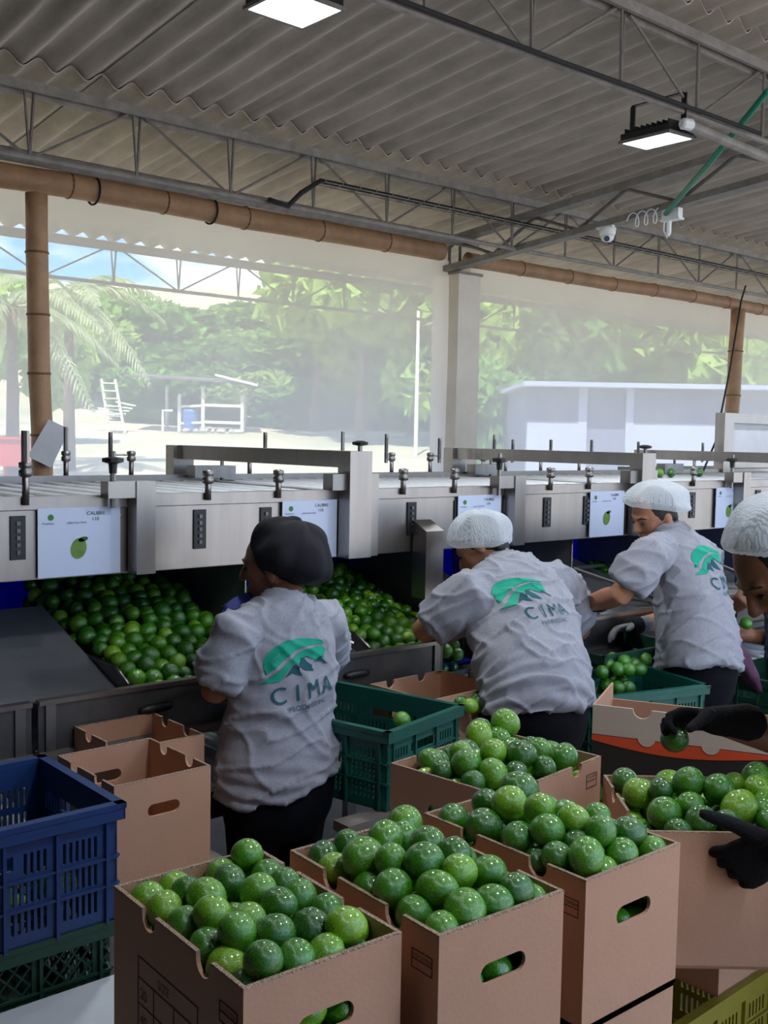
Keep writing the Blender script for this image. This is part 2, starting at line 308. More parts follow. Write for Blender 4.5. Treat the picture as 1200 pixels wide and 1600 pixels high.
L_box5=[(1.628,1.712,1.067,0.0260),(1.781,1.726,1.041,0.0305),(1.585,1.690,1.082,0.0279),(1.727,1.719,1.068,0.0311),(1.820,1.736,1.054,0.0260),(1.786,1.738,1.093,0.0326),(1.618,1.630,1.107,0.0276),(1.586,1.580,1.102,0.0329),(1.851,1.736,1.075,0.0298),(1.886,1.746,1.105,0.0360),(1.855,1.740,1.032,0.0260),(1.824,1.770,1.093,0.0302),(1.653,1.564,1.120,0.0303),(1.700,1.527,1.113,0.0333),(1.851,1.692,1.054,0.0349),(1.790,1.551,1.103,0.0282),(1.866,1.643,1.072,0.0260),(1.869,1.592,1.068,0.0300),(1.845,1.524,1.080,0.0328),(1.735,1.489,1.087,0.0272),(1.656,1.498,1.090,0.0260),(1.608,1.521,1.091,0.0324),(1.557,1.530,1.079,0.0260),(1.551,1.617,1.083,0.0260),(1.675,1.718,1.068,0.0260)]
FILL=[(0.701,1.060,1.061,0.0290),(0.703,1.114,1.043,0.0290),(0.704,1.170,1.053,0.0290),(0.705,1.226,1.065,0.0290),(0.707,1.298,1.040,0.0290),(0.709,1.350,1.075,0.0290),(0.744,1.091,1.094,0.0290),(0.751,1.140,1.067,0.0290),(0.738,1.189,1.094,0.0290),(0.779,1.221,1.116,0.0290),(0.733,1.270,1.089,0.0290),(0.755,1.316,1.064,0.0290),(0.780,1.058,1.065,0.0290),(0.797,1.109,1.084,0.0290),(0.794,1.164,1.101,0.0290),(0.798,1.208,1.064,0.0290),(0.787,1.283,1.098,0.0290),(0.795,1.348,1.090,0.0290),(0.835,1.057,1.049,0.0290),(0.848,1.132,1.092,0.0290),(0.845,1.189,1.091,0.0290),(0.828,1.243,1.097,0.0290),(0.843,1.298,1.095,0.0290),(0.846,1.346,1.066,0.0290),(0.877,1.086,1.074,0.0290),(0.878,1.138,1.044,0.0290),(0.880,1.195,1.047,0.0290),(0.881,1.244,1.076,0.0290),(0.882,1.297,1.054,0.0290),(0.884,1.345,1.023,0.0290),(0.701,1.060,0.982,0.0290),(0.703,1.117,0.986,0.0290),(0.704,1.177,0.985,0.0290),(0.706,1.232,0.999,0.0290),(0.707,1.287,0.982,0.0290),(0.709,1.350,1.017,0.0290),(0.743,1.059,1.022,0.0290),(0.745,1.147,1.010,0.0290),(0.750,1.198,1.035,0.0290),(0.744,1.255,1.035,0.0290),(0.754,1.304,1.008,0.0290),(0.769,1.348,0.976,0.0290),(0.798,1.058,1.006,0.0290),(0.776,1.104,1.031,0.0290),(0.800,1.155,1.043,0.0290),(0.790,1.231,1.010,0.0290),(0.795,1.281,1.041,0.0290),(0.792,1.348,1.033,0.0290),(0.839,1.056,0.966,0.0290),(0.832,1.112,1.023,0.0290),(0.832,1.192,1.014,0.0290),(0.837,1.242,1.040,0.0290),(0.843,1.292,1.013,0.0290),(0.833,1.345,0.994,0.0290),(0.876,1.055,1.010,0.0290),(0.877,1.109,0.988,0.0290),(0.879,1.166,0.994,0.0290),(0.881,1.233,1.004,0.0290),(0.882,1.288,0.972,0.0290),(0.884,1.345,0.966,0.0290),(0.977,1.023,1.073,0.0290),(0.979,1.080,1.055,0.0290),(0.981,1.136,1.069,0.0290),(0.983,1.193,1.058,0.0290),(0.985,1.250,1.053,0.0290),(0.987,1.302,1.076,0.0290),(1.021,1.011,1.038,0.0290),(1.019,1.058,1.089,0.0290),(1.021,1.113,1.103,0.0290),(1.022,1.169,1.092,0.0290),(1.023,1.260,1.095,0.0290),(1.032,1.301,1.039,0.0290),(1.050,1.010,1.087,0.0290),(1.066,1.079,1.114,0.0290),(1.069,1.135,1.125,0.0290),(1.060,1.191,1.128,0.0290),(1.076,1.250,1.114,0.0290),(1.063,1.300,1.086,0.0290),(1.107,1.008,1.092,0.0290),(1.114,1.065,1.087,0.0290),(1.120,1.114,1.115,0.0290),(1.115,1.198,1.118,0.0290),(1.127,1.249,1.089,0.0290),(1.114,1.298,1.062,0.0290),(1.150,1.007,1.054,0.0290),(1.152,1.064,1.045,0.0290),(1.154,1.134,1.073,0.0290),(1.156,1.191,1.079,0.0290),(1.158,1.236,1.042,0.0290),(1.160,1.297,1.027,0.0290),(0.977,1.013,1.001,0.0290),(0.979,1.071,0.997,0.0290),(0.981,1.125,1.013,0.0290),(0.983,1.181,1.002,0.0290),(0.985,1.238,0.995,0.0290),(0.987,1.303,1.004,0.0290),(1.035,1.011,0.982,0.0290),(1.033,1.061,1.011,0.0290),(1.027,1.110,1.046,0.0290),(1.032,1.173,1.036,0.0290),(1.034,1.246,1.023,0.0290),(1.038,1.301,0.979,0.0290),(1.079,1.009,1.038,0.0290),(1.066,1.069,1.058,0.0290),(1.068,1.143,1.069,0.0290),(1.066,1.200,1.072,0.0290),(1.079,1.254,1.057,0.0290),(1.083,1.299,1.014,0.0290),(1.125,1.008,1.003,0.0290),(1.101,1.062,1.013,0.0290),(1.108,1.107,1.050,0.0290),(1.114,1.199,1.042,0.0290),(1.112,1.250,1.011,0.0290),(1.104,1.299,0.961,0.0290),(1.150,1.007,0.952,0.0290),(1.152,1.061,0.988,0.0290),(1.154,1.114,1.016,0.0290),(1.156,1.171,1.015,0.0290),(1.158,1.227,0.986,0.0290),(1.160,1.291,0.971,0.0290),(1.271,1.011,1.096,0.0290),(1.271,1.055,1.058,0.0290),(1.271,1.120,1.064,0.0290),(1.271,1.178,1.085,0.0290),(1.271,1.240,1.082,0.0290),(1.271,1.297,1.075,0.0290),(1.307,1.007,1.051,0.0290),(1.310,1.071,1.097,0.0290),(1.309,1.127,1.106,0.0290),(1.316,1.181,1.125,0.0290),(1.323,1.240,1.107,0.0290),(1.319,1.297,1.106,0.0290),(1.347,1.030,1.085,0.0290),(1.364,1.070,1.131,0.0290),(1.355,1.126,1.140,0.0290),(1.371,1.181,1.140,0.0290),(1.370,1.238,1.140,0.0290),(1.350,1.297,1.058,0.0290),(1.399,1.007,1.096,0.0290),(1.399,1.063,1.087,0.0290),(1.405,1.120,1.111,0.0290),(1.428,1.172,1.140,0.0290),(1.397,1.242,1.090,0.0290),(1.405,1.297,1.075,0.0290),(1.444,1.007,1.061,0.0290),(1.444,1.065,1.052,0.0290),(1.444,1.119,1.070,0.0290),(1.444,1.174,1.085,0.0290),(1.444,1.232,1.058,0.0290),(1.444,1.297,1.033,0.0290),(1.271,1.007,1.007,0.0290),(1.271,1.067,1.002,0.0290),(1.271,1.123,1.007,0.0290),(1.271,1.186,1.012,0.0290),(1.271,1.240,0.982,0.0290),(1.271,1.297,0.979,0.0290),(1.322,1.007,0.982,0.0290),(1.323,1.053,1.021,0.0290),(1.320,1.122,1.036,0.0290),(1.315,1.179,1.049,0.0290),(1.299,1.239,1.032,0.0290),(1.302,1.297,1.027,0.0290),(1.358,1.007,1.026,0.0290),(1.352,1.081,1.061,0.0290),(1.359,1.135,1.079,0.0290),(1.356,1.192,1.086,0.0290),(1.351,1.240,1.056,0.0290),(1.341,1.297,0.986,0.0290),(1.413,1.007,1.013,0.0290),(1.393,1.058,1.028,0.0290),(1.398,1.136,1.038,0.0290),(1.401,1.191,1.051,0.0290),(1.397,1.241,1.023,0.0290),(1.389,1.297,1.017,0.0290),(1.444,1.007,0.965,0.0290),(1.444,1.059,0.995,0.0290),(1.444,1.114,1.011,0.0290),(1.444,1.173,1.016,0.0290),(1.444,1.226,0.994,0.0290),(1.444,1.297,0.976,0.0290),(1.719,1.192,0.980,0.0290),(1.753,1.232,1.002,0.0290),(1.790,1.275,0.995,0.0290),(1.826,1.319,0.992,0.0290),(1.862,1.361,1.007,0.0290),(1.893,1.398,0.977,0.0290),(1.763,1.155,0.988,0.0290),(1.805,1.192,0.999,0.0290),(1.826,1.240,1.021,0.0290),(1.873,1.273,1.024,0.0290),(1.903,1.313,0.997,0.0290),(1.946,1.354,0.967,0.0290),(1.806,1.119,0.997,0.0290),(1.846,1.154,1.017,0.0290),(1.868,1.204,1.034,0.0290),(1.915,1.235,1.034,0.0290),(1.947,1.276,1.010,0.0290),(1.987,1.319,0.984,0.0290),(1.853,1.078,0.997,0.0290),(1.891,1.121,1.005,0.0290),(1.918,1.165,1.028,0.0290),(1.961,1.202,1.037,0.0290),(1.994,1.244,1.017,0.0290),(2.031,1.282,0.978,0.0290),(1.897,1.042,0.993,0.0290),(1.933,1.083,1.008,0.0290),(1.964,1.127,1.026,0.0290),(2.004,1.167,1.021,0.0290),(2.038,1.210,1.004,0.0290),(2.075,1.245,0.975,0.0290),(1.940,1.005,0.991,0.0290),(1.977,1.048,0.996,0.0290),(2.012,1.089,1.015,0.0290),(2.042,1.125,0.981,0.0290),(2.074,1.172,0.981,0.0290),(2.115,1.211,0.949,0.0290),(1.719,1.192,0.923,0.0290),(1.759,1.226,0.945,0.0290),(1.789,1.274,0.938,0.0290),(1.825,1.318,0.935,0.0290),(1.861,1.360,0.950,0.0290),(1.893,1.398,0.920,0.0290),(1.763,1.155,0.931,0.0290),(1.805,1.193,0.939,0.0290),(1.829,1.239,0.964,0.0290),(1.868,1.280,0.965,0.0290),(1.903,1.321,0.941,0.0290),(1.937,1.362,0.911,0.0290),(1.810,1.115,0.941,0.0290),(1.844,1.157,0.961,0.0290),(1.872,1.203,0.977,0.0290),(1.915,1.242,0.977,0.0290),(1.955,1.281,0.953,0.0290),(1.979,1.325,0.927,0.0290),(1.853,1.078,0.939,0.0290),(1.888,1.123,0.948,0.0290),(1.915,1.167,0.971,0.0290),(1.958,1.205,0.980,0.0290),(1.996,1.241,0.958,0.0290),(2.029,1.283,0.921,0.0290),(1.897,1.041,0.936,0.0290),(1.931,1.085,0.951,0.0290),(1.970,1.122,0.969,0.0290),(2.006,1.166,0.963,0.0290),(2.042,1.207,0.947,0.0290),(2.072,1.246,0.918,0.0290),(1.940,1.005,0.929,0.0290),(1.977,1.047,0.939,0.0290),(2.013,1.091,0.945,0.0290),(2.045,1.128,0.917,0.0290),(2.082,1.171,0.924,0.0290),(2.115,1.211,0.892,0.0290),(1.567,1.470,1.009,0.0290),(1.585,1.521,1.029,0.0290),(1.556,1.575,1.049,0.0290),(1.549,1.619,1.014,0.0290),(1.544,1.661,1.052,0.0290),(1.539,1.698,1.009,0.0290),(1.622,1.477,1.024,0.0290),(1.650,1.525,1.034,0.0290),(1.613,1.566,1.049,0.0290),(1.593,1.619,1.050,0.0290),(1.613,1.670,1.036,0.0290),(1.594,1.705,0.995,0.0290),(1.682,1.484,1.011,0.0290),(1.703,1.518,1.052,0.0290),(1.697,1.573,1.072,0.0290),(1.673,1.624,1.080,0.0290),(1.669,1.669,1.045,0.0290),(1.653,1.712,1.011,0.0290),(1.745,1.492,1.023,0.0290),(1.757,1.533,1.062,0.0290),(1.752,1.588,1.080,0.0290),(1.730,1.640,1.080,0.0290),(1.753,1.674,1.040,0.0290),(1.709,1.719,1.011,0.0290),(1.824,1.501,1.014,0.0290),(1.793,1.550,1.021,0.0290),(1.810,1.590,1.068,0.0290),(1.808,1.647,1.068,0.0290),(1.804,1.677,1.015,0.0290),(1.796,1.730,0.983,0.0290),(1.880,1.508,1.020,0.0290),(1.849,1.556,1.027,0.0290),(1.870,1.590,0.986,0.0290),(1.863,1.637,1.018,0.0290),(1.859,1.680,0.981,0.0290),(1.852,1.737,0.976,0.0290),(1.567,1.470,0.952,0.0290),(1.560,1.526,0.960,0.0290),(1.576,1.567,0.996,0.0290),(1.551,1.599,0.955,0.0290),(1.545,1.654,0.968,0.0290),(1.539,1.698,0.933,0.0290),(1.623,1.477,0.944,0.0290),(1.622,1.518,0.984,0.0290),(1.631,1.574,0.981,0.0290),(1.636,1.622,1.013,0.0290),(1.601,1.651,0.978,0.0290),(1.597,1.705,0.938,0.0290),(1.697,1.486,0.956,0.0290),(1.686,1.535,0.985,0.0290),(1.671,1.577,1.022,0.0290),(1.693,1.629,1.013,0.0290),(1.658,1.664,0.981,0.0290),(1.670,1.714,0.957,0.0290),(1.753,1.493,0.952,0.0290),(1.743,1.537,0.987,0.0290),(1.732,1.577,1.026,0.0290),(1.749,1.631,1.003,0.0290),(1.714,1.671,0.981,0.0290),(1.727,1.721,0.957,0.0290),(1.810,1.500,0.955,0.0290),(1.822,1.553,0.972,0.0290),(1.777,1.587,0.980,0.0290),(1.815,1.630,0.984,0.0290),(1.771,1.679,0.969,0.0290),(1.776,1.727,0.929,0.0290),(1.878,1.508,0.921,0.0290),(1.877,1.536,0.970,0.0290),(1.871,1.579,0.930,0.0290),(1.865,1.633,0.949,0.0290),(1.858,1.683,0.923,0.0290),(1.832,1.734,0.922,0.0290)]
BIN1=[(1.544,2.982,0.928,0.0263),(1.607,2.983,0.987,0.0268),(1.553,2.984,0.981,0.0284),(1.661,2.985,0.996,0.0290),(1.839,2.986,0.983,0.0297),(1.781,2.986,0.995,0.0299),(1.970,2.988,0.972,0.0318),(1.721,2.988,0.984,0.0324),(1.902,2.988,0.988,0.0324),(1.550,3.030,1.020,0.0325),(1.849,3.031,1.017,0.0283),(1.971,3.033,1.024,0.0269),(1.674,3.034,1.024,0.0303),(1.613,3.036,1.010,0.0322),(1.907,3.038,1.026,0.0313),(1.792,3.039,1.018,0.0301),(1.728,3.043,1.007,0.0280),(1.965,3.087,1.040,0.0303),(1.616,3.088,1.046,0.0315),(1.550,3.088,1.038,0.0290),(1.731,3.088,1.042,0.0299),(1.787,3.091,1.039,0.0266),(1.675,3.093,1.030,0.0290),(1.843,3.093,1.037,0.0279),(1.901,3.100,1.034,0.0322),(1.659,3.139,1.063,0.0310),(1.544,3.140,1.060,0.0284),(1.967,3.141,1.066,0.0302),(1.790,3.141,1.066,0.0314),(1.848,3.144,1.059,0.0279),(1.600,3.144,1.057,0.0294),(1.729,3.146,1.058,0.0311),(1.911,3.147,1.068,0.0275),(2.009,3.185,1.082,0.0322),(1.836,3.194,1.079,0.0283),(1.550,3.195,1.071,0.0294),(1.718,3.196,1.086,0.0281),(1.943,3.196,1.086,0.0263),(1.664,3.196,1.068,0.0274),(1.778,3.199,1.084,0.0309),(1.891,3.200,1.060,0.0309),(1.608,3.201,1.070,0.0297),(1.834,3.248,1.105,0.0324),(1.533,3.248,1.080,0.0274),(2.009,3.248,1.105,0.0264),(1.656,3.248,1.094,0.0320),(1.957,3.249,1.088,0.0295),(1.897,3.249,1.097,0.0319),(1.718,3.251,1.087,0.0276),(1.596,3.253,1.091,0.0291),(1.776,3.254,1.100,0.0275),(1.557,3.297,1.092,0.0299),(1.621,3.302,1.098,0.0276),(1.918,3.302,1.105,0.0264),(1.797,3.304,1.118,0.0300),(1.854,3.305,1.106,0.0289),(1.736,3.306,1.110,0.0321),(1.676,3.309,1.119,0.0274),(1.973,3.309,1.120,0.0284),(1.767,3.348,1.140,0.0276),(1.593,3.348,1.108,0.0280),(1.944,3.355,1.134,0.0279),(1.705,3.359,1.113,0.0299),(1.536,3.359,1.102,0.0316),(1.999,3.359,1.122,0.0291),(1.824,3.360,1.128,0.0296),(1.646,3.361,1.116,0.0281),(1.886,3.364,1.128,0.0310),(1.846,3.407,1.160,0.0321),(1.904,3.407,1.160,0.0261),(1.730,3.408,1.160,0.0267),(1.668,3.409,1.136,0.0275),(1.618,3.410,1.111,0.0284),(1.786,3.412,1.155,0.0297),(1.970,3.413,1.148,0.0316),(1.562,3.413,1.103,0.0297),(1.612,3.458,1.141,0.0295),(1.741,3.463,1.153,0.0306),(1.796,3.465,1.176,0.0295),(1.853,3.466,1.173,0.0290),(1.671,3.467,1.155,0.0323),(1.552,3.467,1.131,0.0323),(1.969,3.467,1.177,0.0304),(1.910,3.469,1.172,0.0290),(1.694,3.514,1.187,0.0304),(1.939,3.515,1.196,0.0278),(1.638,3.515,1.169,0.0292),(1.817,3.516,1.196,0.0275),(1.588,3.517,1.135,0.0307),(1.996,3.518,1.191,0.0263),(1.532,3.523,1.119,0.0275),(1.874,3.524,1.198,0.0286),(1.754,3.527,1.183,0.0321),(1.947,3.567,1.213,0.0280),(1.593,3.568,1.166,0.0301),(1.827,3.572,1.210,0.0319),(2.003,3.573,1.201,0.0309),(1.655,3.574,1.170,0.0325),(1.895,3.574,1.209,0.0261),(1.534,3.576,1.137,0.0300),(1.710,3.577,1.196,0.0299),(1.769,3.581,1.205,0.0286),(1.953,3.622,1.230,0.0316),(1.885,3.624,1.232,0.0265),(1.599,3.625,1.165,0.0283),(1.649,3.627,1.202,0.0315),(1.761,3.628,1.233,0.0276),(1.704,3.628,1.221,0.0282),(1.531,3.632,1.139,0.0270),(2.005,3.633,1.205,0.0281),(1.827,3.634,1.214,0.0318),(1.605,3.669,1.201,0.0292),(1.793,3.673,1.248,0.0309),(1.672,3.675,1.229,0.0291),(1.852,3.675,1.249,0.0290),(1.733,3.679,1.230,0.0323),(1.552,3.681,1.178,0.0274),(1.909,3.682,1.241,0.0296),(1.974,3.686,1.232,0.0281),(1.602,3.725,1.195,0.0285),(1.850,3.729,1.265,0.0283),(1.783,3.731,1.267,0.0320),(1.653,3.731,1.240,0.0318),(1.713,3.732,1.255,0.0303),(1.911,3.737,1.260,0.0287),(1.548,3.740,1.174,0.0324),(1.967,3.741,1.257,0.0284),(1.580,3.773,1.224,0.0322),(1.725,3.781,1.283,0.0289),(1.845,3.784,1.284,0.0307),(1.784,3.791,1.286,0.0314),(2.013,3.792,1.280,0.0275),(1.900,3.793,1.263,0.0294),(1.959,3.795,1.274,0.0272),(1.631,3.795,1.252,0.0314),(1.535,3.799,1.189,0.0314),(1.892,3.840,1.295,0.0277),(1.837,3.842,1.270,0.0300),(2.013,3.844,1.295,0.0262),(1.542,3.850,1.224,0.0306),(1.599,3.850,1.247,0.0273),(1.654,3.850,1.269,0.0296),(1.716,3.850,1.287,0.0312),(1.776,3.850,1.295,0.0303),(1.961,3.850,1.292,0.0268)]
BIN2=[(2.748,2.984,0.997,0.0283),(2.807,2.984,0.986,0.0284),(2.928,2.985,0.939,0.0294),(2.692,2.986,0.989,0.0296),(2.570,2.986,0.987,0.0298),(2.864,2.988,0.960,0.0320),(2.631,2.988,0.988,0.0321),(2.506,2.988,0.980,0.0321),(2.708,3.030,1.021,0.0287),(2.952,3.031,0.965,0.0290),(2.650,3.033,1.020,0.0270),(2.842,3.033,0.997,0.0312),(2.538,3.035,1.000,0.0286),(2.764,3.036,1.014,0.0289),(2.589,3.039,1.020,0.0270),(2.893,3.043,0.972,0.0268),(2.809,3.074,1.022,0.0271),(2.644,3.084,1.042,0.0292),(2.930,3.085,0.981,0.0294),(2.704,3.087,1.038,0.0317),(2.579,3.087,1.043,0.0277),(2.513,3.089,1.044,0.0269),(2.874,3.090,0.999,0.0306),(2.759,3.092,1.022,0.0269),(2.828,3.137,1.027,0.0308),(2.772,3.138,1.055,0.0325),(2.941,3.139,1.003,0.0312),(2.710,3.143,1.063,0.0308),(2.649,3.143,1.051,0.0322),(2.588,3.144,1.045,0.0304),(2.884,3.145,1.017,0.0281),(2.524,3.148,1.054,0.0266),(2.931,3.194,1.027,0.0304),(2.873,3.196,1.044,0.0306),(2.749,3.196,1.073,0.0303),(2.517,3.196,1.082,0.0297),(2.629,3.196,1.070,0.0284),(2.688,3.198,1.082,0.0322),(2.806,3.199,1.065,0.0284),(2.575,3.200,1.075,0.0266),(2.642,3.246,1.099,0.0312),(2.569,3.249,1.100,0.0290),(2.816,3.250,1.081,0.0268),(2.942,3.250,1.046,0.0310),(2.514,3.252,1.081,0.0270),(2.759,3.253,1.085,0.0296),(2.861,3.253,1.047,0.0278),(2.696,3.256,1.084,0.0268),(2.876,3.300,1.078,0.0317),(2.517,3.300,1.107,0.0283),(2.810,3.302,1.098,0.0289),(2.752,3.302,1.110,0.0270),(2.636,3.305,1.112,0.0307),(2.575,3.305,1.117,0.0313),(2.696,3.306,1.111,0.0301),(2.936,3.307,1.067,0.0301),(2.774,3.349,1.126,0.0287),(2.517,3.355,1.119,0.0264),(2.828,3.358,1.105,0.0313),(2.650,3.360,1.126,0.0290),(2.708,3.362,1.131,0.0292),(2.593,3.362,1.112,0.0293),(2.887,3.364,1.096,0.0295),(2.949,3.370,1.067,0.0316),(2.796,3.404,1.138,0.0271),(2.624,3.407,1.152,0.0310),(2.922,3.408,1.104,0.0279),(2.745,3.409,1.147,0.0260),(2.852,3.409,1.124,0.0294),(2.683,3.410,1.138,0.0261),(2.506,3.412,1.138,0.0322),(2.568,3.415,1.127,0.0318),(2.680,3.454,1.167,0.0273),(2.559,3.460,1.169,0.0320),(2.501,3.461,1.169,0.0269),(2.803,3.461,1.153,0.0324),(2.732,3.462,1.150,0.0293),(2.919,3.463,1.122,0.0320),(2.628,3.466,1.152,0.0288),(2.858,3.468,1.119,0.0307),(2.682,3.510,1.184,0.0283),(2.508,3.513,1.182,0.0268),(2.738,3.516,1.179,0.0290),(2.861,3.519,1.152,0.0311),(2.565,3.519,1.187,0.0308),(2.795,3.520,1.163,0.0290),(2.626,3.520,1.168,0.0282),(2.920,3.522,1.138,0.0279),(2.708,3.561,1.200,0.0296),(2.649,3.564,1.196,0.0300),(2.831,3.565,1.179,0.0316),(2.592,3.569,1.203,0.0288),(2.531,3.570,1.203,0.0290),(2.941,3.571,1.150,0.0270),(2.885,3.575,1.152,0.0302),(2.761,3.576,1.194,0.0263),(2.697,3.619,1.219,0.0286),(2.808,3.619,1.202,0.0322),(2.637,3.620,1.219,0.0317),(2.877,3.624,1.185,0.0308),(2.935,3.625,1.166,0.0303),(2.577,3.626,1.203,0.0319),(2.750,3.629,1.211,0.0275),(2.517,3.629,1.212,0.0292),(2.685,3.675,1.236,0.0314),(2.799,3.679,1.208,0.0294),(2.924,3.679,1.188,0.0305),(2.867,3.681,1.205,0.0284),(2.747,3.682,1.238,0.0312),(2.512,3.682,1.232,0.0287),(2.622,3.686,1.229,0.0273),(2.567,3.688,1.208,0.0316),(2.852,3.734,1.223,0.0289),(2.685,3.736,1.249,0.0311),(2.742,3.738,1.255,0.0270),(2.626,3.739,1.237,0.0278),(2.928,3.740,1.199,0.0324),(2.796,3.743,1.212,0.0292),(2.575,3.743,1.257,0.0287),(2.509,3.745,1.239,0.0285)]
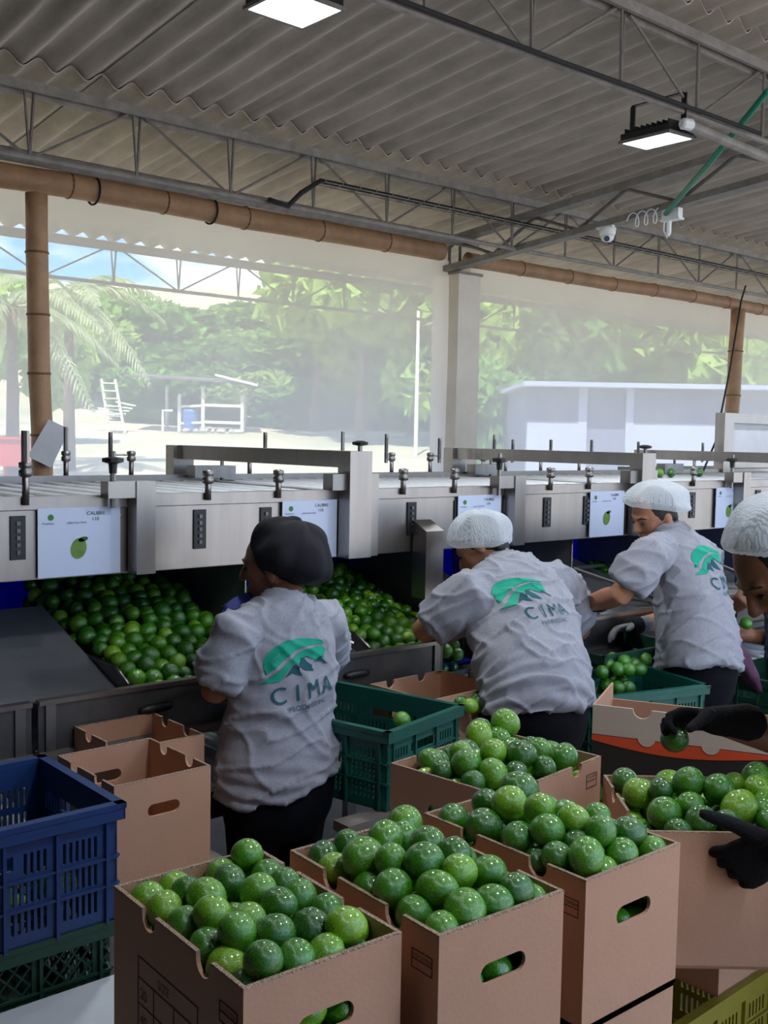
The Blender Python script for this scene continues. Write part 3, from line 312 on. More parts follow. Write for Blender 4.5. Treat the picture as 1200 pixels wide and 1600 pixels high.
BINREST=[(1.597,2.984,0.935,0.0275),(1.660,2.988,0.937,0.0296),(1.729,2.986,0.925,0.0288),(1.783,2.984,0.936,0.0273),(1.837,2.984,0.926,0.0280),(1.893,2.985,0.928,0.0290),(1.949,2.987,0.909,0.0312),(2.011,2.986,0.926,0.0303),(1.532,3.030,0.961,0.0263),(1.586,3.036,0.956,0.0291),(1.655,3.033,0.970,0.0272),(1.706,3.041,0.944,0.0316),(1.765,3.037,0.963,0.0318),(1.825,3.034,0.953,0.0296),(1.884,3.039,0.955,0.0308),(1.941,3.041,0.976,0.0305),(1.997,3.041,0.950,0.0313),(1.545,3.088,0.982,0.0278),(1.613,3.088,0.975,0.0275),(1.673,3.087,0.972,0.0309),(1.735,3.092,0.975,0.0322),(1.794,3.085,0.985,0.0275),(1.850,3.079,0.983,0.0297),(1.908,3.090,0.974,0.0295),(1.970,3.091,0.964,0.0284),(1.556,3.141,1.001,0.0309),(1.621,3.134,1.007,0.0269),(1.686,3.147,1.012,0.0284),(1.739,3.150,0.992,0.0288),(1.799,3.141,1.004,0.0322),(1.860,3.140,0.999,0.0304),(1.922,3.144,0.995,0.0306),(1.982,3.137,1.006,0.0325),(1.536,3.196,1.011,0.0275),(1.593,3.186,1.013,0.0299),(1.658,3.199,1.013,0.0267),(1.709,3.192,1.032,0.0271),(1.767,3.189,1.026,0.0305),(1.835,3.200,1.021,0.0314),(1.891,3.195,1.000,0.0301),(1.945,3.194,1.027,0.0298),(2.009,3.192,1.020,0.0311),(1.536,3.258,0.993,0.0322),(1.582,3.243,1.034,0.0320),(1.644,3.252,1.027,0.0313),(1.702,3.247,1.034,0.0288),(1.762,3.254,1.044,0.0310),(1.819,3.249,1.047,0.0275),(1.894,3.255,1.031,0.0319),(1.953,3.251,1.028,0.0278),(2.009,3.249,1.047,0.0324),(1.543,3.301,1.037,0.0280),(1.604,3.300,1.046,0.0277),(1.667,3.298,1.063,0.0282),(1.722,3.301,1.051,0.0292),(1.777,3.308,1.060,0.0273),(1.845,3.308,1.051,0.0277),(1.899,3.317,1.028,0.0317),(1.957,3.307,1.053,0.0321),(2.012,3.304,1.072,0.0270),(1.561,3.356,1.049,0.0289),(1.617,3.354,1.040,0.0287),(1.672,3.356,1.063,0.0314),(1.739,3.355,1.062,0.0303),(1.795,3.356,1.078,0.0287),(1.854,3.361,1.074,0.0311),(1.914,3.350,1.077,0.0299),(1.969,3.361,1.072,0.0274),(1.537,3.410,1.046,0.0312),(1.607,3.410,1.044,0.0290),(1.662,3.417,1.067,0.0318),(1.726,3.408,1.087,0.0303),(1.781,3.404,1.100,0.0270),(1.835,3.417,1.087,0.0309),(1.890,3.421,1.109,0.0298),(1.945,3.407,1.094,0.0295),(2.011,3.412,1.106,0.0287),(1.539,3.465,1.071,0.0303),(1.596,3.459,1.064,0.0264),(1.645,3.470,1.091,0.0293),(1.705,3.464,1.102,0.0321),(1.774,3.458,1.106,0.0273),(1.825,3.473,1.099,0.0269),(1.901,3.477,1.116,0.0287),(1.955,3.465,1.103,0.0294),(2.013,3.466,1.126,0.0284),(1.546,3.523,1.064,0.0291),(1.602,3.514,1.077,0.0304),(1.650,3.526,1.112,0.0312),(1.718,3.520,1.137,0.0263),(1.774,3.508,1.130,0.0285),(1.830,3.510,1.141,0.0300),(1.882,3.526,1.130,0.0261),(1.947,3.514,1.137,0.0322),(2.011,3.527,1.138,0.0302),(1.566,3.570,1.089,0.0292),(1.620,3.576,1.108,0.0289),(1.675,3.578,1.115,0.0270),(1.731,3.574,1.145,0.0264),(1.787,3.573,1.144,0.0304),(1.849,3.567,1.151,0.0320),(1.918,3.569,1.134,0.0312),(1.975,3.575,1.146,0.0261),(1.541,3.619,1.089,0.0263),(1.594,3.628,1.101,0.0293),(1.659,3.633,1.141,0.0297),(1.715,3.626,1.160,0.0299),(1.775,3.627,1.169,0.0317),(1.845,3.630,1.154,0.0318),(1.904,3.630,1.177,0.0324),(1.956,3.625,1.149,0.0282),(1.555,3.678,1.120,0.0290),(1.612,3.680,1.141,0.0325),(1.684,3.683,1.161,0.0306),(1.739,3.692,1.174,0.0264),(1.795,3.684,1.187,0.0319),(1.855,3.685,1.180,0.0300),(1.918,3.687,1.186,0.0273),(1.972,3.685,1.177,0.0283),(1.534,3.732,1.115,0.0298),(1.602,3.741,1.140,0.0302),(1.656,3.730,1.179,0.0287),(1.713,3.741,1.178,0.0308),(1.763,3.731,1.208,0.0295),(1.824,3.735,1.212,0.0323),(1.886,3.730,1.206,0.0315),(1.952,3.743,1.190,0.0270),(2.004,3.724,1.202,0.0267),(1.550,3.795,1.129,0.0315),(1.606,3.791,1.172,0.0300),(1.691,3.810,1.241,0.0323),(1.737,3.782,1.213,0.0288),(1.791,3.792,1.216,0.0272),(1.843,3.793,1.228,0.0262),(1.901,3.790,1.204,0.0310),(1.954,3.791,1.221,0.0265),(2.011,3.781,1.224,0.0302),(1.534,3.850,1.157,0.0297),(1.597,3.847,1.190,0.0308),(1.665,3.850,1.200,0.0321),(1.728,3.850,1.219,0.0275),(1.780,3.841,1.237,0.0291),(1.836,3.845,1.209,0.0309),(1.898,3.844,1.223,0.0273),(1.956,3.840,1.241,0.0266),(2.014,3.836,1.233,0.0269),(2.504,2.983,0.923,0.0267),(2.559,2.986,0.927,0.0297),(2.621,2.983,0.928,0.0274),(2.680,2.989,0.929,0.0322),(2.738,2.983,0.943,0.0268),(2.792,2.988,0.916,0.0320),(2.846,2.986,0.888,0.0302),(2.903,2.984,0.890,0.0272),(2.507,3.038,0.946,0.0287),(2.562,3.039,0.946,0.0278),(2.615,3.041,0.964,0.0291),(2.675,3.039,0.969,0.0314),(2.732,3.037,0.954,0.0291),(2.793,3.035,0.958,0.0324),(2.856,3.037,0.921,0.0319),(2.921,3.034,0.896,0.0274),(2.504,3.087,0.971,0.0269),(2.567,3.083,0.983,0.0304),(2.623,3.091,0.989,0.0283),(2.678,3.095,0.986,0.0277),(2.735,3.095,0.969,0.0320),(2.808,3.095,0.961,0.0298),(2.861,3.091,0.943,0.0277),(2.914,3.082,0.926,0.0297),(2.515,3.134,1.000,0.0296),(2.572,3.143,0.985,0.0312),(2.630,3.147,0.995,0.0287),(2.689,3.147,1.005,0.0293),(2.749,3.146,0.993,0.0270),(2.801,3.154,0.970,0.0315),(2.864,3.147,0.960,0.0320),(2.952,3.132,0.949,0.0260),(2.528,3.193,1.008,0.0309),(2.589,3.200,1.019,0.0323),(2.652,3.198,1.016,0.0316),(2.712,3.202,1.003,0.0312),(2.766,3.190,1.020,0.0274),(2.823,3.200,1.007,0.0324),(2.884,3.198,0.984,0.0284),(2.943,3.188,0.953,0.0316),(2.505,3.247,1.023,0.0311),(2.562,3.250,1.042,0.0299),(2.623,3.253,1.039,0.0323),(2.684,3.254,1.022,0.0322),(2.743,3.244,1.030,0.0289),(2.799,3.254,1.029,0.0291),(2.856,3.250,0.987,0.0319),(2.919,3.251,0.976,0.0289),(2.517,3.303,1.048,0.0316),(2.575,3.305,1.056,0.0275),(2.629,3.309,1.055,0.0276),(2.704,3.307,1.054,0.0285),(2.760,3.308,1.057,0.0280),(2.817,3.307,1.041,0.0289),(2.868,3.306,1.001,0.0274),(2.931,3.299,1.001,0.0271),(2.502,3.363,1.067,0.0285),(2.558,3.358,1.067,0.0272),(2.628,3.363,1.067,0.0282),(2.682,3.359,1.053,0.0286),(2.737,3.359,1.079,0.0321),(2.793,3.356,1.058,0.0287),(2.850,3.358,1.049,0.0298),(2.905,3.363,1.023,0.0320),(2.531,3.410,1.081,0.0289),(2.589,3.410,1.072,0.0278),(2.645,3.409,1.096,0.0297),(2.704,3.411,1.078,0.0314),(2.771,3.419,1.083,0.0278),(2.820,3.409,1.054,0.0308),(2.880,3.417,1.043,0.0291),(2.935,3.422,1.017,0.0294),(2.533,3.465,1.112,0.0302),(2.597,3.462,1.104,0.0290),(2.652,3.465,1.091,0.0272),(2.711,3.468,1.088,0.0275),(2.762,3.468,1.104,0.0263),(2.812,3.466,1.077,0.0317),(2.885,3.474,1.053,0.0302),(2.949,3.463,1.067,0.0321),(2.509,3.514,1.128,0.0281),(2.569,3.517,1.115,0.0296),(2.635,3.515,1.108,0.0297),(2.688,3.513,1.130,0.0269),(2.744,3.517,1.121,0.0296),(2.799,3.525,1.105,0.0299),(2.860,3.516,1.085,0.0288),(2.926,3.517,1.080,0.0283),(2.521,3.574,1.135,0.0275),(2.575,3.573,1.137,0.0265),(2.635,3.569,1.132,0.0299),(2.689,3.573,1.148,0.0273),(2.760,3.568,1.133,0.0265),(2.827,3.579,1.118,0.0324),(2.884,3.570,1.091,0.0318),(2.943,3.571,1.084,0.0283),(2.519,3.626,1.155,0.0291),(2.574,3.626,1.142,0.0273),(2.631,3.625,1.156,0.0324),(2.690,3.625,1.164,0.0280),(2.747,3.629,1.152,0.0314),(2.814,3.634,1.143,0.0309),(2.866,3.622,1.125,0.0261),(2.924,3.627,1.111,0.0262),(2.513,3.688,1.149,0.0289),(2.567,3.678,1.147,0.0262),(2.619,3.686,1.169,0.0320),(2.683,3.689,1.175,0.0323),(2.745,3.684,1.177,0.0300),(2.800,3.690,1.152,0.0280),(2.856,3.684,1.151,0.0274),(2.919,3.686,1.133,0.0269),(2.517,3.734,1.183,0.0297),(2.572,3.742,1.190,0.0270),(2.627,3.742,1.183,0.0274),(2.683,3.750,1.190,0.0307),(2.744,3.744,1.183,0.0316),(2.800,3.747,1.153,0.0301),(2.873,3.738,1.167,0.0322),(2.939,3.740,1.134,0.0313),(3.474,2.986,0.954,0.0296),(3.529,2.983,0.938,0.0272),(3.585,2.985,0.973,0.0293),(3.642,2.988,0.954,0.0320),(3.704,2.988,0.948,0.0319),(3.765,2.982,0.967,0.0261),(3.479,3.039,0.979,0.0303),(3.536,3.028,0.979,0.0281),(3.610,3.035,0.969,0.0269),(3.669,3.036,0.972,0.0269),(3.729,3.038,0.975,0.0312),(3.790,3.032,0.982,0.0322),(3.473,3.095,0.995,0.0294),(3.532,3.084,0.983,0.0285),(3.587,3.089,0.993,0.0293),(3.645,3.088,0.975,0.0314),(3.703,3.091,0.994,0.0309),(3.769,3.087,0.987,0.0264),(3.493,3.143,0.973,0.0274),(3.542,3.138,1.004,0.0316),(3.601,3.144,1.005,0.0292),(3.672,3.142,0.988,0.0303),(3.731,3.144,1.005,0.0311),(3.785,3.143,0.977,0.0301),(3.496,3.198,0.986,0.0308),(3.566,3.193,1.014,0.0295),(3.619,3.199,0.996,0.0275),(3.669,3.192,1.014,0.0272),(3.724,3.206,0.999,0.0325),(3.793,3.197,0.988,0.0261),(3.479,3.247,1.021,0.0305),(3.540,3.247,1.021,0.0317),(3.601,3.254,1.006,0.0275),(3.663,3.249,1.023,0.0263),(3.721,3.258,1.028,0.0286),(3.788,3.242,1.015,0.0281),(3.507,3.296,1.035,0.0290),(3.561,3.302,1.012,0.0288),(3.616,3.303,1.036,0.0321),(3.683,3.303,1.036,0.0268),(3.745,3.313,1.033,0.0321),(3.800,3.298,1.024,0.0263),(3.493,3.354,1.030,0.0321),(3.553,3.356,1.026,0.0282),(3.606,3.362,1.048,0.0307),(3.664,3.354,1.022,0.0260),(3.711,3.360,1.048,0.0289),(3.786,3.360,1.039,0.0304),(3.486,3.412,1.050,0.0301),(3.552,3.413,1.038,0.0312),(3.613,3.419,1.043,0.0270),(3.674,3.410,1.056,0.0286),(3.742,3.408,1.058,0.0300),(3.797,3.415,1.058,0.0262),(3.478,3.469,1.070,0.0314),(3.538,3.462,1.068,0.0287),(3.593,3.472,1.070,0.0276),(3.663,3.464,1.052,0.0274),(3.720,3.464,1.047,0.0302),(3.776,3.463,1.069,0.0263),(3.492,3.523,1.054,0.0276),(3.544,3.517,1.073,0.0280),(3.608,3.524,1.080,0.0277),(3.664,3.519,1.070,0.0307),(3.723,3.514,1.079,0.0299),(3.782,3.520,1.065,0.0319),(3.498,3.570,1.086,0.0306),(3.555,3.573,1.081,0.0279),(3.616,3.577,1.070,0.0281),(3.676,3.573,1.081,0.0268),(3.730,3.576,1.091,0.0276),(3.786,3.579,1.080,0.0299),(3.479,3.625,1.070,0.0308),(3.532,3.627,1.093,0.0279),(3.587,3.630,1.100,0.0282),(3.644,3.624,1.090,0.0312),(3.707,3.630,1.095,0.0322),(3.764,3.629,1.092,0.0266),(3.479,3.683,1.109,0.0265),(3.539,3.696,1.096,0.0309),(3.599,3.684,1.111,0.0292),(3.654,3.693,1.100,0.0288),(3.719,3.690,1.093,0.0301),(3.778,3.688,1.111,0.0309),(4.458,2.988,0.965,0.0322),(4.518,2.987,0.952,0.0308),(4.580,2.988,0.951,0.0317),(4.640,2.986,0.961,0.0297),(4.699,2.987,0.973,0.0315),(4.754,2.984,0.952,0.0281),(4.435,3.045,0.976,0.0309),(4.506,3.046,0.942,0.0309),(4.548,3.031,0.982,0.0300),(4.609,3.033,0.983,0.0315),(4.668,3.039,0.969,0.0304),(4.750,3.038,0.961,0.0276),(4.448,3.097,0.995,0.0263),(4.499,3.091,0.978,0.0281),(4.559,3.087,0.982,0.0273),(4.632,3.091,0.984,0.0319),(4.693,3.090,0.985,0.0295),(4.747,3.095,0.962,0.0307),(4.442,3.153,1.007,0.0320),(4.506,3.146,0.996,0.0311),(4.565,3.144,0.974,0.0316),(4.629,3.151,0.977,0.0296),(4.693,3.150,0.979,0.0309),(4.752,3.140,1.004,0.0322),(4.433,3.202,0.973,0.0289),(4.482,3.198,1.016,0.0306),(4.558,3.191,1.014,0.0322),(4.606,3.202,0.982,0.0276),(4.660,3.194,0.992,0.0265),(4.725,3.193,1.015,0.0291),(4.441,3.251,1.026,0.0318),(4.510,3.250,1.015,0.0294),(4.565,3.248,1.026,0.0273),(4.628,3.249,1.009,0.0324),(4.687,3.241,1.024,0.0291),(4.744,3.247,1.021,0.0288),(4.443,3.311,1.028,0.0265),(4.497,3.304,1.001,0.0288),(4.569,3.307,1.022,0.0324),(4.629,3.308,1.021,0.0288),(4.685,3.299,1.036,0.0311),(4.747,3.304,1.037,0.0320),(4.458,3.360,1.023,0.0260),(4.510,3.347,1.039,0.0305),(4.580,3.358,1.048,0.0269),(4.635,3.360,1.043,0.0293),(4.694,3.360,1.032,0.0315),(4.750,3.363,1.049,0.0283),(4.462,3.410,1.048,0.0307),(4.519,3.412,1.047,0.0279),(4.576,3.413,1.039,0.0299),(4.636,3.419,1.037,0.0308),(4.706,3.416,1.012,0.0295),(4.756,3.418,1.047,0.0281),(4.435,3.463,1.069,0.0308),(4.494,3.463,1.069,0.0269),(4.548,3.458,1.068,0.0281),(4.606,3.462,1.068,0.0311),(4.673,3.454,1.067,0.0293),(4.728,3.464,1.051,0.0266),(4.434,3.523,1.061,0.0304),(4.496,3.520,1.060,0.0319),(4.555,3.525,1.075,0.0271),(4.613,3.522,1.080,0.0320),(4.668,3.508,1.078,0.0260),(4.725,3.517,1.074,0.0322),(4.434,3.574,1.091,0.0300),(4.493,3.580,1.070,0.0277),(4.565,3.576,1.083,0.0271),(4.620,3.581,1.092,0.0288),(4.677,3.574,1.076,0.0288),(4.736,3.576,1.082,0.0293),(4.435,3.632,1.098,0.0294),(4.490,3.624,1.101,0.0266),(4.561,3.627,1.101,0.0276),(4.610,3.629,1.068,0.0269),(4.678,3.627,1.101,0.0313),(4.737,3.630,1.095,0.0270),(4.444,3.690,1.104,0.0303),(4.508,3.688,1.114,0.0266),(4.562,3.690,1.095,0.0302),(4.625,3.683,1.113,0.0288),(4.684,3.686,1.111,0.0293),(4.742,3.686,1.100,0.0309)]
BOXES={'box1': (0.6652, 1.026, -1.5, 0.245, 0.36, 1.14), 'box2': (0.9408, 0.9792, -2.0, 0.243, 0.36, 1.14), 'box3': (1.236, 0.972, 0.0, 0.243, 0.36, 1.14), 'box4': (1.6697, 1.1878, -40.25, 0.36, 0.34, 1.05), 'box5': (1.5368, 1.431, 7.0, 0.385, 0.3, 1.08)}
# ================================================================ the building
ROOF = lambda y: 3.66 - .089 * (y - 5.58)
SL = Vector((0, 1, -.089)).normalized(); SN = Vector((0, .089, 1)).normalized()
fl = struct(MB().bb((-3, -4, -.1), (16, 8.6, 0)).build('floor', 'floor'))
roof = thing('ceiling', 'grey corrugated roof sheets on steel purlins', 'roof', (0, 0, 3.6)); struct(roof); del roof['category']
PITCH = .177; NW = 5
def sheet(y0, y1, dz):
    n = NW * 12; vs = []; fs = []
    L = (y1 - y0) / SL.y
    for side in (0, 1):
        for e in (0, 1):
            for i in range(n + 4):
                x = i * PITCH / 12; h = .028 * math.cos(2 * PI * x / PITCH)
                vs.append((x, y0 + SL.y * L * e, ROOF(y0) + SL.z * L * e + h + dz + .03 + side * .007))
    m = n + 4
    for i in range(m - 1):
        fs.append((i, m + i, m + i + 1, i + 1)); fs.append((2 * m + i, 2 * m + i + 1, 3 * m + i + 1, 3 * m + i))
        fs.append((i, i + 1, 2 * m + i + 1, 2 * m + i)); fs.append((m + i, 3 * m + i, 3 * m + i + 1, m + i + 1))
    me = bpy.data.meshes.new('corrugated_sheet'); me.from_pydata(vs, [], fs); me.materials.append(MATS['asbestos']); return me
for k, (y0, y1) in enumerate(((5.5, 8.5), (3.08, 5.72), (.75, 3.3), (-1.6, .95))):
    me = sheet(y0, y1, k * .016)
    me.polygons.foreach_set('use_smooth', [True] * len(me.polygons))
    me.set_sharp_from_angle(angle=.7)
    for i in range(20):
        o = bpy.data.objects.new('corrugated_sheet', me); COL.objects.link(o); o.location = (-2.7 + i * PITCH * NW, 0, (i % 2) * .007); adopt_l = o.location.copy(); o.parent = roof; o.matrix_parent_inverse = Matrix.Translation((0, 0, -3.6))
# purlins: light lattice girders
def purlin(name, y, ztop, depth, x0, x1, label, step=.62, r=.009, double=True):
    t = thing(name, label, 'roof girder', (x0, y, ztop))
    MB().bar((x0, y - .03, ztop), (x1, y - .03, ztop), .022, .05).build('top_chord', 'truss_steel', t)
    MB().bar((x0, y + .03, ztop - .02), (x1, y + .03, ztop - .02), .022, .04).build('top_chord', 'truss_steel', t)
    MB().tube([(x0, y, ztop - depth), (x1, y, ztop - depth)], .016, 8).build('bottom_chord', 'truss_steel', t)
    x = x0 + .1; k = 0
    while x < x1 - step:
        # a pair of near-upright rods, then a diagonal that alternates
        MB().tube([(x, y - .02, ztop), (x + .035, y, ztop - depth)], r * .85, 6, False).build('lattice_rod', 'dark_steel', t)
        MB().tube([(x + .07, y + .02, ztop), (x + .035, y, ztop - depth)], r, 6, False).build('lattice_rod', 'dark_steel', t)
        if k % 2 == 0: a, b = (x + .09, y, ztop - .02), (x + step + .03, y, ztop - depth)
        else: a, b = (x + .04, y, ztop - depth), (x + step - .02, y, ztop - .02)
        MB().tube([a, b], r * .9, 6, False).build('lattice_rod', 'dark_steel', t)
        x += step; k += 1
    return t
purlin('lattice_purlin', 5.58, 3.60, .36, -1, 15, 'steel lattice purlin under the roof just above the bamboo beam')
purlin('lattice_purlin', 3.17, 3.815, .37, -1, 15, 'steel lattice purlin near the lamps, carrying the black conduit')
purlin('lattice_purlin', .72, 4.03, .37, -1, 15, 'steel lattice purlin nearest the viewer at the top right')
purlin('lattice_purlin', 8.42, 3.375, .32, -1, 16, 'steel lattice purlin at the outer eave, seen through the mesh')
# main girder along the slope above the column
mt = thing('main_girder', 'sloping steel lattice girder running from the white column up under the roof', 'roof girder', (6.05, 6.5, 3.1))
zb = lambda y: 3.17 - .085 * (y - 6.5); zt = lambda y: 3.47 - .085 * (y - 5.6)
MB().bar((6.05, 6.9, zb(6.9)), (6.05, -1.5, zb(-1.5)), .10, .045).build('bottom_chord', 'truss_steel', mt)
MB().bar((6.05, 6.9, zt(6.9)), (6.05, -1.5, zt(-1.5)), .10, .05).build('top_chord', 'truss_steel', mt)
y = 6.7; k = 0
while y > -1.2:
    a, b = ((6.05, y, zb(y) + .02), (6.05, y - .42, zt(y - .42) - .02)) if k % 2 == 0 else ((6.05, y, zt(y) - .02), (6.05, y - .42, zb(y - .42) + .02))
    MB().tube([a, b], .013, 6, False).build('lattice_rod', 'dark_steel', mt); y -= .42; k += 1
# bamboo
def bamboo(name, a, b, r, label, seg=.36, nodes=None):
    a = Vector(a); b = Vector(b); L = (b - a).length; d = (b - a) / L; t = thing(name, label, 'bamboo', a)
    n = max(2, int(L / seg)); pts = []; rs = []
    wob = [Vector((random.uniform(-1, 1), random.uniform(-1, 1), random.uniform(-1, 1))) * .008 for _ in range(n + 1)]
    for i in range(n):
        for q, rr in ((0.0, 1.05), (.04, 1.0), (.5, .98), (.96, 1.0)):
            s = (i + q) / n; pts.append(a + d * (L * s) + wob[i].lerp(wob[i + 1], q)); rs.append(r * rr)
    MB().tube(pts, rs, 14).build('culm', 'bamboo', t, True)
    for i in range(1, n):
        c = a + d * (L * i / n) + wob[i]
        MB().lathe(c, [(r * 1.03, -.007), (r * 1.10, -.003), (r * 1.10, .003), (r * 1.03, .007)], 14, d).build('node_ring', 'bamboo_node', t, True)
    return t
bamboo('bamboo_beam', (-.5, 6.10, 3.25), (5.98, 6.36, 3.31), .075, 'thick bamboo beam over the left mesh opening, ending at the white column', .62)
bamboo('bamboo_beam', (6.2, 6.3, 3.27), (15, 6.2, 3.27), .06, 'bamboo beam over the right mesh opening, running off beyond the column', .62)
bamboo('bamboo_post', (2.57, 6.2, 0), (2.50, 6.14, 3.20), .064, 'bamboo post at the left with a paper hanging in front of it', .33)
bamboo('bamboo_post', (10.05, 6.24, 0), (10.18, 6.24, 3.24), .075, 'bamboo post on the right beside the steel hopper', .45)
pr = MB().tube([(-1, 5.98, 3.36), (6.2, 6.2, 3.38)], .04, 10).build('grey_pipe', 'truss_steel', None, True); tag(pr, 'grey pipe lying along the top of the left bamboo beam', 'pipe')
# column
c = MB().loft([((6.2, 6.42, z), (.125 * s, 0, 0), (0, .155 * s, 0)) for z, s in ((0, 1.0), (3.1, 1.0))], 4)
co = thing('concrete_column', 'pale painted square column between the two mesh openings', 'column', (6.2, 6.42, 0))
m_ = MB().bb((6.075, 6.265, 0), (6.325, 6.575, 3.14)); m_.build('shaft', 'concrete_paint', co)
MB().bb((6.06, 6.25, 3.14), (6.34, 6.6, 3.16)).build('steel_plate', 'truss_steel', co)
for dx in (-.06, .06): MB().tube([(6.17 + dx, 6.42, 3.16), (6.17 + dx, 6.42, 3.42)], .014, 6).build('anchor_post', 'dark_steel', co)
# the mesh
def cloth(x0, x1, name):
    nx = int((x1 - x0) / .12); nz = 26; vs = []; fs = []
    for j in range(nz + 1):
        for i in range(nx + 1):
            x = x0 + (x1 - x0) * i / nx; z = .05 + 3.2 * j / nz
            vs.append((x, 6.40 + .02 * math.sin(x * 1.7) + .012 * math.sin(x * 5.1 + z * 2), z))
    for j in range(nz):
        for i in range(nx): a = j * (nx + 1) + i; fs.append((a, a + 1, a + nx + 2, a + nx + 1))
    me = bpy.data.meshes.new(name); me.from_pydata(vs, [], fs); me.materials.append(MATS['screen']); o = link(name, me, None, True); o['label'] = 'hazy see-through mesh hung below the bamboo beam'; return struct(o)
cloth(1.4, 6.07, 'window_1'); struct(MB().bb((-2.5, 6.36, 0), (1.4, 6.46, 3.6)).build('wall_added_front', 'wall_dark')); cloth(6.33, 15, 'window_2')  # solid dark wall added out of view to block window light from the left
# unseen dark walls added to keep light off the left-facing sides
struct(MB().bb((-2.6, -1.6, 0), (-2.5, 8.4, 4.2)).build('wall_added_left', 'wall_dark'))
struct(MB().bb((-2.5, -1.6, 0), (.9, -1.5, 4.2)).build('wall_added_back', 'wall_dark'))
# lamps
def floodlight(name, c, w, d, yaw, tilt, label, power, hang=.2, side=0):
    """LED floodlight hanging from a stirrup; lens on the underside"""
    t = thing(name, label, 'floodlight', c, 'led floodlights under the roof'); c = Vector(c)
    R = Matrix.Rotation(yaw, 3, 'Z') @ Matrix.Rotation(tilt, 3, 'X'); X = R @ Vector((1, 0, 0)); Y = R @ Vector((0, 1, 0)); Z = R @ Vector((0, 0, 1)); ax = (X, Y, Z)
    m = MB().box(c + Z * .022, (w * .94, d * .94, .036), ax)
    for i in range(9): m.box(c + Z * .052 + X * (w * .84 * (i / 8 - .5)), (.006, d * .8, .03), ax)
    m.build('housing', 'black_plastic', t)
    fr = MB()
    for s in (-1, 1): fr.box(c + Y * (s * d * .475) , (w, d * .05, .014), ax); fr.box(c + X * (s * w * .475), (w * .05, d * .9, .014), ax)
    fr.build('bezel', 'dark_steel', t)
    MB().box(c - Z * .002, (w * .9, d * .9, .006), ax).build('lens', 'lamp_face', t)
    br = MB()
    for s in (-1, 1): br.bar(c + X * (s * w * .5) + Z * .02, c + X * (s * w * .5) + Vector((0, 0, hang)), .028, .008, Y)
    br.bar(c + X * (-w * .5) + Vector((0, 0, hang)), c + X * (w * .5) + Vector((0, 0, hang)), .03, .006)
    br.build('stirrup', 'black_plastic', t)
    ld = bpy.data.lights.new(name + '_light', 'AREA'); ld.shape = 'RECTANGLE'; ld.size = w * .85; ld.size_y = d * .85; ld.energy = power; ld.color = (.90, .96, 1)
    lo = bpy.data.objects.new(name + '_light', ld); COL.objects.link(lo); lo.location = c - Z * .012
    lo.rotation_euler = R.to_euler(); adopt(lo, t)
    return t
floodlight('led_floodlight', (2.395, 3.40, 3.42), .29, .27, 0.03, 0, 'lit square floodlight cut off by the top of the photo', LAMP)
floodlight('led_floodlight', (4.60, 3.32, 3.335), .31, .23, -1.57, .04, 'lit floodlight hanging in a thin stirrup above the workers at right', LAMP)
floodlight('led_floodlight', (1.75, .45, 3.5), .26, .26, 0, 0, 'floodlight overhead outside the photo, nearest the viewer', LAMP)
floodlight('led_floodlight', (3.9, .8, 3.5), .26, .26, 0, 0, 'floodlight overhead outside the photo, right of the gloved packer', LAMP)
floodlight('led_floodlight', (7.4, 3.1, 3.4), .26, .26, 0, 0, 'floodlight overhead outside the photo, far along the line', LAMP)
# conduit, cables, camera, junction box, rope
cb = MB().tube([(2.2, 3.13, 3.455), (3.6, 3.12, 3.44), (4.7, 3.12, 3.45), (5.2, 3.1, 3.44)], .011, 8).build('black_conduit', 'rubber'); tag(cb, 'black conduit strapped under the purlin from the top edge to the hanging lamp', 'conduit')
lp = MB().tube([ony(1076, 196, 3.1), ony(1200, 248, 3.1)], .027, 10).build('grey_conduit', 'truss_steel'); tag(lp, 'short grey conduit pipe leaving the hanging lamp to the right', 'conduit')
pl = MB().lathe(ony(1072, 194, 3.1), [(.02, -.03), (.028, -.02), (.028, .03), (.014, .045)], 10, (1, -.3, 0)).build('white_plug', 'white_plastic'); tag(pl, 'white plug connector beside the hanging lamp', 'plug')
rp = thing('green_rope', 'green rope stretched diagonally from the roof at right to the white junction box', 'rope', onx(1040, 336, 6.0))
a = onx(1040, 334, 6.0); b = onx(1200, 142, 4.9)
MB().tube([a, a.lerp(b, .5) + Vector((0, 0, -.01)), b], .016, 8).build('strand', 'green_rope', rp, True); MB().tube([a + Vector((.02, 0, .01)), a.lerp(b, .45) + Vector((.02, 0, .02)), b + Vector((.02, 0, 0))], .007, 6).build('strand', 'green_rope', rp, True)
jb = thing('junction_box', 'white junction box hanging under the main girder', 'junction box', onx(1050, 345, 6.03)); p = onx(1050, 335, 6.03)
MB().box(p, (.05, .13, .07)).build('box', 'white_plastic', jb); MB().box(p + Vector((0, 0, -.035)), (.06, .15, .012)).build('lid', 'white_plastic', jb)
MB().tube([p + Vector((0, .02, -.03)), p + Vector((0, .02, -.12)), p + Vector((0, .03, -.13))], .016, 8).build('gland', 'white_plastic', jb)
MB().tube([p + Vector((0, .06, -.03)), p + Vector((0, .06, -.10)), p + Vector((0, .03, -.15))], .005, 6).build('wire', 'white_plastic', jb)
cc = thing('dome_camera', 'white dome security camera under the main girder', 'camera', onx(947, 362, 5.95)); p = onx(949, 366, 5.95)
MB().lathe(p, [(.05, .045), (.06, .04), (.055, .0), (.05, -.01)], 16).build('mount', 'white_plastic', cc, True)
MB().lathe(p, [(.048, -.008), (.044, -.03), (.028, -.05), (.008, -.056)], 16).build('dome', 'white_plastic', cc, True)
MB().lathe(p + Vector((-.03, -.02, -.035)), [(.02, 0), (.02, .006)], 12, (-1, -.8, -.6)).build('eye_glass', 'lens', cc)
